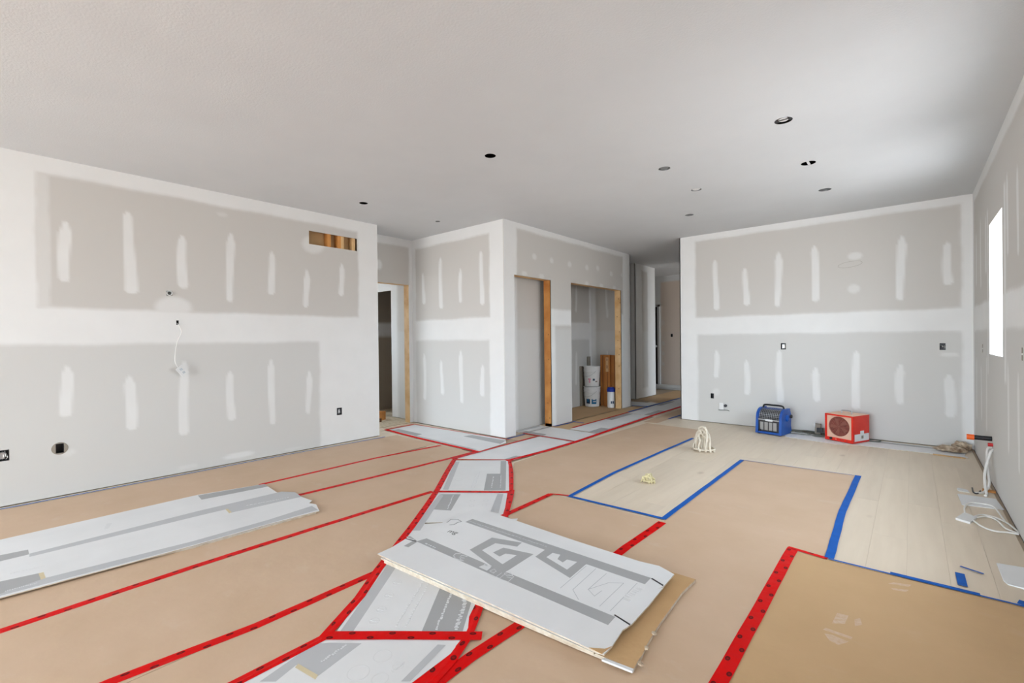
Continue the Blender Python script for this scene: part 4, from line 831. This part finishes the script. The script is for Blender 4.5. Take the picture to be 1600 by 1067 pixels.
t_ = thing('pipe_stub', 'white round pipe stub high on the left wall', 'pipe', (XL, 1.171, 1.704))
smooth(MB().lathe([(.0225, -.05), (.0225, .012), (.017, .012), (.017, -.05)], n=22, axis='x', caps=False).build('pipe', 'white', t_)); MB().lathe([(.0165, -.012), (.0165, -.008)], n=16, axis='x').build('dark_bore', 'greycable', t_)
t_ = thing('hanging_outlet_plate', 'white outlet plate dangling on a cable from the left wall', 'outlet', (XL, 1.25, .976))
pz = MB().box(-.004, .004, -.034, .034, -.045, .045).build('plate', 'white', t_); pz.location = (.06, 0, 0); pz.rotation_euler = (math.radians(38), 0, math.radians(8))
for dz in (-.018, .018):
    q_ = MB().box(.004, .0055, -.011, .011, dz - .010, dz + .010).build('socket', 'steel', pz)
MB().tube(spline([(-.02, -.018, .45), (.03, -.01, .42), (.05, .0, .36), (.05, -.03, .28), (.055, -.05, .18), (.06, -.055, .09), (.055, -.03, .03), (.05, 0, 0)], 6), .0035).build('cable', 'cable', t_)
t_ = thing('hanging_outlet_plate', 'white plate with a dark socket low on the kitchen wall', 'outlet', (-2.045, YR, .25))
pz = MB().box(-.05, .01, -.008, 0, -.05, .05).build('plate', 'white', t_); pz.location = (0, -.006, 0)
smooth(MB().lathe([(.02, -.03), (.02, -.005), (.0001, -.005)], n=14, axis='y').build('socket', 'charcoal', t_)).location = (.035, 0, .012)
MB().tube(spline([(-.06, -.012, -.055), (0, -.014, -.052), (.06, -.012, -.050), (.085, -.012, -.060)], 5), .004).build('cable', 'greycable', t_)
t_ = thing('pencil_scribble', 'faint grey scuff ring between two plaster spots on the kitchen wall', 'mark', (-.566, YR, 2.11))
o = MB(); sc_ = [(.12 * math.cos(a), -.0006, .035 * math.sin(a) + .012 * math.cos(a)) for a in [i * .3 for i in range(21)]]
o.tube(sc_, .0014, 4, closed=True); o.build('scribble', 'boardgrey', t_)
# hallway door ---------------------------------------------------
d_ = MB().box(-5.53, DX - .03, 10.965, 11.0, .01, 2.0).build('door_1', 'door'); d_['kind'] = 'structure'
MB().box(-5.56, -5.53, 10.93, 11.0, .005, 2.03).box(DX - .03, DX + .025, 10.93, 10.958, .005, 2.05).box(-5.56, DX + .025, 10.93, 10.958, 2.0, 2.05).build('door_casing', 'trimw', d_)
smooth(MB().lathe([(.012, 0), (.012, -.03), (.03, -.035), (.032, -.055), (.02, -.068), (.0001, -.07)], DX - .075, 10.965, 16, 'y', 1.03).build('door_knob', 'trimw', d_))
for i, (dy, z_, l0, l1, lb) in enumerate(((0, 0, -4.75, -2.9, 'lowest white trim board on the far hallway floor'), (-.02, .02, -4.70, -2.8, 'middle white trim board of the far hallway pile'), (.015, .045, -4.78, -2.95, 'top white trim board of the far hallway pile'))):
    tag(MB().box(l0, l1, 10.72 + dy, 10.86 + dy, z_ + .0014, z_ + .0205 if i < 2 else z_ + .062).build('trim_board', 'trimw'), lb, 'trim board')

# ------------------------------------------------------------------ closet contents
def bucket(label, x, y_, z_, decals):
    t_ = thing('plastic_bucket', label, 'bucket', (x, y_, z_))
    r0, r1, h = .130, .148, .365
    smooth(MB().lathe([(r0 - .01, 0), (r0, .006), (r0 + (r1 - r0) * .72, h * .72), (r1 + .004, h * .73), (r1 + .005, h * .755), (r1, h * .76), (r1, h * .83), (r1 + .007, h * .835), (r1 + .007, h * .86), (r1, h * .865), (r1 + .001, h * .955), (r1 + .008, h * .96), (r1 + .008, h), (r1 - .004, h), (r1 - .005, h * .5), (r0 - .006, .02), (.0001, .02)], n=36).build('body', 'bucket', t_))
    MB().tube([(( r1 + .014) * math.cos(a), (r1 + .014) * math.sin(a), h * .8 - .11 * math.sin(max(0, (a - 3.3)) / 2.5 * math.pi)) for a in [3.3 + 2.5 * i / 16 for i in range(17)]], .0025, 5).build('handle', 'steel', t_)
    for (a0, a1, z0, z1, m) in decals:
        v, f = [], []; n = 8
        for k_ in range(n + 1):
            a = math.radians(a0 + (a1 - a0) * k_ / n)
            for z in (z0, z1):
                r = r0 + (r1 - r0) * z / h + .0012; v.append((r * math.cos(a), r * math.sin(a), z))
        for k_ in range(n): f.append([2 * k_, 2 * k_ + 2, 2 * k_ + 3, 2 * k_ + 1])
        link('label_print', mesh_from('label_print', v, f), m, t_)
    return t_
ang = math.degrees(math.atan2(-7.3, 4.41))      # the side turned to the camera
bx_, by_ = -4.43, 7.34
bucket('lower white bucket with two blue print panels in the wide closet', bx_, by_, .0014, [(ang - 48, ang - 16, .06, .19, 'navy'), (ang - 4, ang + 34, .055, .185, 'teal'), (ang + 4, ang + 26, .13, .165, 'bucket'), (ang + 8, ang + 30, .09, .11, 'whiteink'), (ang - 40, ang - 26, .09, .16, 'teal')])
bucket('upper white bucket with faded pink print, nested on the blue printed one', bx_, by_, .368, [(ang - 30, ang - 8, .13, .19, 'pink'), (ang - 24, ang - 12, .07, .14, 'pinkl'), (ang + 22, ang + 45, .17, .215, 'pinkl'), (ang + 6, ang + 22, .11, .15, 'navy'), (ang + 26, ang + 44, .08, .105, 'boardgrey')])
t_ = thing('plastic_tub', 'slim white container with blue lid beside the buckets', 'container', (-4.075, 7.40, .0014))
smooth(MB().lathe([(.060, 0), (.066, .006), (.066, .27), (.060, .285)], n=28).build('body', 'bucket', t_))
smooth(MB().lathe([(.072, .285), (.074, .29), (.074, .33), (.060, .345), (.055, .362), (.035, .365), (.0001, .365)], n=28).build('lid', 'lid', t_))
v, f = [], []
for k_ in range(9):
    a = math.radians(-65 + 6 * k_)
    for z in (.075, .12): v.append((.0672 * math.cos(a), .0672 * math.sin(a), z))
for k_ in range(0, 8, 1):
    if k_ != 3: f.append([2 * k_, 2 * k_ + 2, 2 * k_ + 3, 2 * k_ + 1])
link('label_print', mesh_from('label_print', v, f), 'navy', t_)
for (x0, x1, y_, h, lb) in ((-4.345, -4.245, 7.54, .93, 'left tall narrow brown carton standing in the wide closet'), (-4.235, -4.125, 7.50, .93, 'middle tall brown carton with a white label strip in the wide closet'), (-4.115, -3.975, 7.53, .925, 'right tall wide brown carton behind the closet jamb')):
    t_ = thing('tall_carton', lb, 'carton', ((x0 + x1) / 2, y_, .0014)); hw = (x1 - x0) / 2
    MB().box(-hw, hw, -.04, .04, 0, h).build('body', 'kraftdark', t_)
    MB().box(-.006, .006, -.0406, -.04, .02, h - .01).build('seam_tape', 'knot', t_)
    MB().box(-hw, hw, -.041, .041, h, h + .004).build('top_flap', 'kraftdark', t_)
    if 'label' in lb: MB().box(-.03, .025, -.0415, -.0408, h - .30, h - .04).build('label_strip', 'kraftboard', t_); MB().box(-.012, .004, -.0425, -.0417, h - .1, h - .06).box(-.012, .004, -.0425, -.0417, h - .24, h - .18).build('label_print', 'knot', t_)
tag(MB().box(-4.606, -4.594, 7.20, 7.40, .0014, .73).build('leaning_board', 'boardgrey'), 'narrow grey brown board standing behind the buckets', 'board')
tag(MB().box(-4.597, -4.57, 7.45, 7.53, .0014, .90).build('leaning_board', 'boardgrey'), 'thin pale board behind the buckets beside the tall cartons', 'board')
# offcuts in the small room
for (x, y_, s_, z_, m, lb) in ((-6.30, 4.12, .10, .13, 'pine_orange', 'orange brown wood offcut on the floor beyond the recess doorway'), (-6.16, 3.98, .07, .05, 'knot', 'small dark wood offcut in front of the orange one')):
    tag(MB().box(x - s_ / 2, x + s_ / 2, y_ - s_ / 2, y_ + s_ / 2, 0, z_, .4).build('wood_offcut', m), lb, 'wood')

# ------------------------------------------------------------------ heaters
def blue_heater():
    t_ = thing('blower_heater', 'blue portable blower with round grille drum and black top handle', 'heater', (-1.345, 6.66, .0108), math.radians(-11))
    W, D, Hh = .31, .31, .345; prof = []
    for i in range(11):                     # side cheek: upright back, rounded front shoulder
        a = math.pi / 2 + (math.pi / 2) * i / 10; prof.append((-.02 + .125 * math.cos(a), Hh - .155 + .125 * math.sin(a)))
    side = [(.135, .0), (.150, .02), (.13, .10), (.145, .22), (.10, Hh - .03)] + prof + [(-.155, .08), (-.160, 0)]
    for s_, nm in ((-1, 'side_panel'), (1, 'side_panel')):
        x0 = s_ * W / 2; MB().prism(side, min(x0, x0 - s_ * .03), max(x0, x0 - s_ * .03), 'x').build(nm, 'heater_blue', t_)
    MB().box(-.125, .125, -.150, .12, 0, .025).build('base', 'heater_blue', t_)
    MB().box(-.125, .125, .06, .12, .025, .30).build('back_panel', 'heater_blue', t_)
    smooth(MB().lathe([(.095, -.122), (.095, .122)], 0, -.02, 26, 'x', Hh - .15).build('fan_drum', 'charcoal', t_))
    g = MB()
    for i in range(9):
        g.tube([(-.122, -.02 + .118 * math.cos(a), Hh - .155 + .118 * math.sin(a)) for a in [math.radians(100 + i * 11)]] + [(.122, -.02 + .118 * math.cos(a), Hh - .155 + .118 * math.sin(a)) for a in [math.radians(100 + i * 11)]], .0018, 4)
    g.build('grille_bars', 'steel', t_)
    g = MB()
    for i in range(12):
        x = -.115 + .23 * i / 11; g.tube([(x, -.02 + .120 * math.cos(a), Hh - .155 + .120 * math.sin(a)) for a in [math.radians(88 + k_ * 12) for k_ in range(9)]], .0016, 4)
    g.build('grille_hoops', 'steel', t_)
    MB().box(-.122, .122, -.142, -.128, .03, .165).build('lower_grille', 'charcoal', t_)
    for i in range(4): MB().box(-.10 + i * .052, -.06 + i * .052, -.149, -.143, .045, .145).build('louvre', 'steel', t_)
    MB().box(-.125, .125, -.150, -.134, .168, .182).build('cross_bar', 'steel', t_)
    MB().box(-.035, .05, -.1535, -.1505, .160, .185).build('maker_plate', 'whiteink', t_)
    MB().tube(spline([(-.125, -.0, Hh - .035), (-.105, -.0, Hh + .0), (0, 0, Hh + .004), (.105, 0, Hh + .0), (.125, 0, Hh - .035)], 6), .011, 8).build('handle', 'dark', t_)
    smooth(MB().lathe([(.045, W / 2), (.045, W / 2 + .012), (.03, W / 2 + .02), (.0001, W / 2 + .02)], 0, .02, 20, 'x', .20).build('motor_cap', 'heater_blue', t_))
    smooth(MB().lathe([(.022, W / 2 + .02), (.022, W / 2 + .035), (.0001, W / 2 + .035)], 0, .07, 14, 'x', .22).build('control_knob', 'dark', t_))
    for y_ in (-.13, .10):
        for x in (-.12, .12): MB().box(x - .015, x + .015, y_ - .012, y_ + .012, -.0055, 0).build('foot', 'dark', t_)
    MB().box(-.115, -.09, -.158, -.150, .025, .05).build('switch', 'dark', t_)
blue_heater()
def red_heater():
    t_ = thing('space_heater', 'red cube shop heater with round front grille and top handle', 'heater', (-.585, 6.70, .010), math.radians(-25))
    W, D, Hh = .31, .31, .31; w2, d2 = W / 2, D / 2
    MB().box(-w2, w2, -d2 + .016, d2, 0, Hh).build('cabinet', 'heater_red', t_)
    # front frame with a square recess, peach plate and round opening
    fr = MB(); e = .018
    fr.box(-w2, w2, -d2, -d2 + .015, 0, .035).box(-w2, w2, -d2, -d2 + .015, Hh - e, Hh).box(-w2, -w2 + e, -d2, -d2 + .015, .035, Hh - e).box(w2 - e, w2, -d2, -d2 + .015, .035, Hh - e)
    fr.build('front_frame', 'heater_red', t_)
    MB().box(-w2 + e, w2 - e, -d2 + .0115, -d2 + .0155, .035, Hh - e).build('front_plate', 'heater_peach', t_)
    cz = .172; cx = 0
    smooth(MB().lathe([(.112, -d2 + .0100), (.112, -d2 + .0112)], cx, 0, 36, 'y', cz).build('fan_opening', 'rust', t_))
    for i in range(5):
        a = i * 2 * math.pi / 5 + .5; q = [(cx + r * math.cos(a + da), cz + r * math.sin(a + da)) for r, da in ((.02, 0), (.09, -.05), (.098, .35), (.06, .5), (.02, .5))]
        MB().prism(q, -d2 + .0085, -d2 + .0098, 'y').build('fan_blade', 'grillewire', t_)
    g = MB()
    for r in (.018, .034, .05, .066, .082, .098, .113):
        g.tube([(cx + r * math.cos(a), -d2 + .004, cz + r * math.sin(a)) for a in [k_ * 2 * math.pi / 28 for k_ in range(28)]], .0016, 4, closed=True)
    for i in range(8):
        a = i * math.pi / 8; g.tube([(cx + .113 * math.cos(a), -d2 + .006, cz + .113 * math.sin(a)), (cx - .113 * math.cos(a), -d2 + .006, cz - .113 * math.sin(a))], .0014, 4)
    g.build('wire_grille', 'grillewire', t_)
    smooth(MB().lathe([(.013, -d2 - .014), (.015, -d2)], -.085, 0, 16, 'y', .022).build('control_knob', 'dark', t_))
    for x in (-.03, .02, .05, .09): smooth(MB().lathe([(.006, -d2 - .002), (.006, -d2)], x, 0, 10, 'y', .020).build('indicator', 'heater_peach' if x < 0 else 'rust', t_))
    MB().box(w2, w2 + .0012, -d2 + .03, d2 - .01, .02, .10).box(w2, w2 + .0013, -.02, .05, .10, .135).build('warning_label', 'whiteink', t_)
    MB().box(w2 + .0013, w2 + .0018, -.0, .04, .045, .08).build('label_print', 'boardgrey', t_)
    MB().tube(spline([(-.055, .0, Hh), (-.055, 0, Hh + .03), (-.045, 0, Hh + .038), (.045, 0, Hh + .038), (.055, 0, Hh + .03), (.055, 0, Hh)], 5), .006, 8).build('handle', 'steel', t_)
    MB().box(-w2, w2, -d2, d2, Hh, Hh + .0012).build('pale_top', 'heater_peach', t_)  # paler colour over the whole top face
    for x in (-.13, .13):
        for y_ in (-.13, .13): MB().box(x - .012, x + .012, y_ - .012, y_ + .012, -.0045, 0).build('foot', 'dark', t_)
red_heater()
t_ = thing('power_cord', 'grey power cord looped on the floor between the two heaters', 'cord', (-.95, 6.8, .006))
L = []
for k_ in range(34):
    a = k_ * .42; r = .17 + .012 * (k_ % 5); L.append((r * 1.15 * math.cos(a) - .03, r * .62 * math.sin(a) + .02, .006 + .0032 * (k_ % 9)))
MB().tube(spline([(-.20, .10, .006)] + L + [(.2, .1, .03), (.24, .02, .09)], 4), .006, 6).build('cord_loops', 'greycable', t_)
t_ = thing('plug_box', 'small grey junction box with a black plug beside the red heater', 'plug', (-.90, 6.90, .006))
MB().box(-.03, .03, -.015, .03, 0, .13).build('box', 'boardgrey', t_); MB().box(-.005, .06, -.05, -.0155, .03, .085).build('plug', 'dark', t_); MB().box(-.032, -.026, -.02, .0, .09, .15).build('bracket', 'steel', t_)
MB().tube(spline([(.03, -.03, .055), (.08, -.04, .03), (.12, -.02, .006)], 5), .006).build('cord', 'greycable', t_)
tag(MB().tube(spline([(-.42, 6.83, .013), (-.34, 6.90, .012), (-.28, 6.88, .012), (-.30, 6.80, .012), (-.38, 6.78, .012)], 6), .006).build('power_cord', 'greycable'), 'short grey cord curling out right of the red heater', 'cord')
fs_ = carton([(-1.30, 6.87), (-1.18, 6.50), (-.62, 6.47), (-.3, 6.47), (.43, 6.48), (.40, 6.55), (.44, 6.86), (-.2, 6.90)], 'long white cardboard strip on the floor along the kitchen wall', 0, .005,
       items=[('grey_ink', [(-.55, 6.77), (.38, 6.76), (.38, 6.83), (-.55, 6.85)])])
t_ = board('cardboard_strip', [(-1.12, 6.46), (-.66, 6.39), (-.55, 6.42), (-.62, 6.469), (-1.17, 6.495)], 0, .004, 'narrow pale cardboard sliver in front of the heaters', 'carton', 'edge')
# crumpled torn end by the corner
def crumple(name, label, c_, sx, sy, sz, m, seed, cat='rubbish'):
    rnd = random.Random(seed); bm = bmesh.new(); bmesh.ops.create_icosphere(bm, subdivisions=3, radius=1)
    for v in bm.verts:
        k_ = 1 + .28 * math.sin(v.co.x * 7 + seed) * math.cos(v.co.y * 6 + seed) + rnd.uniform(-.12, .12)
        v.co = Vector((v.co.x * sx * k_, v.co.y * sy * k_, max(v.co.z, -.6) * sz * k_)); 
    mn = min(v.co.z for v in bm.verts)
    for v in bm.verts: v.co.z -= mn
    me = bpy.data.meshes.new(name); bm.to_mesh(me); bm.free(); o = link(name, me, m); o.location = c_; return tag(o, label, cat)
crumple('crumpled_paper', 'crumpled brown torn paper in the corner under the window wall', (.30, 6.70, .006), .11, .07, .035, 'papertrash', 2)
crumple('crumpled_paper', 'second wad of torn paper tucked against the corner', (.40, 6.86, .0055), .07, .06, .05, 'papertrash', 5)
tag(MB().box(.16, .40, 6.43, 6.455, .0, .010, -.10).build('wood_sliver', 'kraftboard'), 'thin tan wood sliver before the crumpled paper', 'wood')

# ------------------------------------------------------------------ right wall plumbing, cables and scraps
def pipe(label, y_, z_, ln, r, capm, m='dark'):
    t_ = thing('capped_pipe', label, 'pipe', (XR, y_, z_))
    smooth(MB().lathe([(r, 0), (r, -ln + .045)], 0, 0, 18, 'x', 0).build('pipe', m, t_)); smooth(MB().lathe([(r * 1.2, -ln + .045), (r * 1.2, -ln), (.0001, -ln)], 0, 0, 18, 'x', 0).build('cap', capm, t_))
pipe('black pipe with orange cap poking from the right wall', 5.48, .375, .15, .019, 'orange')
pipe('short red capped pipe just below the orange capped one', 5.42, .335, .03, .012, 'redcap', 'redcap')
cw = MB(); cw.tube(spline([(XR, 5.50, .30), (.47, 5.47, .28), (.46, 5.35, .16), (.455, 5.20, .06), (.42, 5.12, .01), (.37, 5.06, .008)], 6), .009, 7)
tag(cw.build('white_cable', 'cable'), 'white cable hanging from the right wall, leaning to the left', 'cable')
cw = MB(); cw.tube(spline([(XR, 5.40, .30), (.475, 5.36, .27), (.44, 5.28, .14), (.43, 5.16, .05), (.43, 5.06, .010), (.42, 5.02, .009)], 6), .009, 7)
tag(cw.build('white_cable', 'cable'), 'white cable hanging from the right wall, crossing in front', 'cable')
cw = MB(); cw.tube(spline([(0.3616, 5.2172, 0.0080), (0.3587, 5.0749, 0.0080), (0.3781, 5.0522, 0.0080), (0.4034, 5.1504, 0.0080)], 5), .005, 6)
tag(cw.build('wire_hook', 'charcoal'), 'small black wire hook at the foot of the hanging cables', 'wire')
tag(MB().prism([(0.4209, 5.2359), (0.4934, 5.2154), (0.4894, 5.1734), (0.4157, 5.1719)], 0, .012).build('wood_stick', 'pine_orange'), 'orange brown stick lying against the right wall foot', 'wood')
def scrap(poly, label, m='white', h=.004, z=0): return tag(MB().prism(poly, z, z + h).build('white_scrap', m), label, 'scrap')
scrap([(0.2690, 5.1535), (0.2813, 5.1737), (0.3310, 5.1428), (0.3369, 5.0687), (0.2722, 5.0751)], 'small white sliver beyond the white rectangle on the oak floor')
scrap([(0.2629, 4.9701), (0.4722, 4.9925), (0.4868, 4.7192), (0.2703, 4.6722)], 'white cardboard rectangle on the oak floor by the right wall', 'carton')
scrap([(0.3404, 3.5866), (0.4550, 3.6095), (0.4170, 3.3110), (0.3542, 3.3193), (0.3428, 3.3570)], 'white sheet lying at the right photo edge', 'carton', .006)
t_ = thing('cable_box', 'small white cable plate with looping cables on the oak floor', 'outlet', (*(0.2720, 4.3335), 0))
px, py = (0.2720, 4.3335)
MB().prism([(a - px, b_ - py) for a, b_ in [(0.2161, 4.2734), (0.2699, 4.4493), (0.3239, 4.3760), (0.2834, 4.2318)]], 0, .014).build('plate', 'white', t_)
for pts in ([(0.2713, 4.4204), (0.2780, 4.5803), (0.3066, 4.7186), (0.3460, 4.7592), (0.4302, 4.7531), (0.4498, 4.5666), (0.4581, 4.4162)], [(0.3196, 4.4013), (0.3626, 4.4804), (0.4209, 4.4557), (0.4676, 4.3696), (0.4972, 4.2150)], [(0.3239, 4.3760), (0.3783, 4.4494), (0.4215, 4.3999), (0.4461, 4.2476), (0.4940, 4.1881)], [(0.3023, 4.2883), (0.3364, 4.1959), (0.3890, 4.1505), (0.4464, 4.1731), (0.4924, 4.1748)]):
    MB().tube(spline([(a - px, b_ - py, .0055 + (.003 if 0 < i_ else .006)) for i_, (a, b_) in enumerate(pts)], 6), .0055, 6).build('cable', 'cable', t_)
def tangle(name, label, c_, r, h, m, n, seed, tr=.006):
    t_ = thing(name, label, 'cable', c_); rnd = random.Random(seed)
    for k_ in range(n):
        a = rnd.uniform(0, 6.28); rr = r * rnd.uniform(.35, .8); hh = h * rnd.uniform(.6, 1); cx, cy = rnd.uniform(-.3, .3) * r, rnd.uniform(-.3, .3) * r
        d = Vector((math.cos(a), math.sin(a), 0)); P = []
        for i in range(9):
            q = i / 8; ang_ = math.pi * (1.15 * q - .07)
            ca = math.copysign(abs(math.cos(ang_)) ** .55, math.cos(ang_)); P.append((cx - d.x * rr * ca + .15 * r * rnd.uniform(-1, 1), cy - d.y * rr * ca + .15 * r * rnd.uniform(-1, 1), max(tr, hh * math.sin(ang_) + tr)))
        MB().tube(spline(P, 5), tr, 6).build('cable_loop', m, t_)
    P = [(r * .9 * math.cos(i * .6), r * .7 * math.sin(i * .6), tr + .002 * i) for i in range(16)]
    MB().tube(spline(P, 4), tr, 6).build('cable_coil', m, t_)
tangle('cable_bundle', 'tall tangled bundle of cream cable standing on the bare oak floor', (-1.72, 5.17, 0), .12, .26, 'cream', 7, 11, .010)
tangle('cable_bundle', 'small tuft of yellowish cable on the bare oak strip', (-1.71, 3.745, 0), .055, .07, 'yellow', 8, 9, .0045)
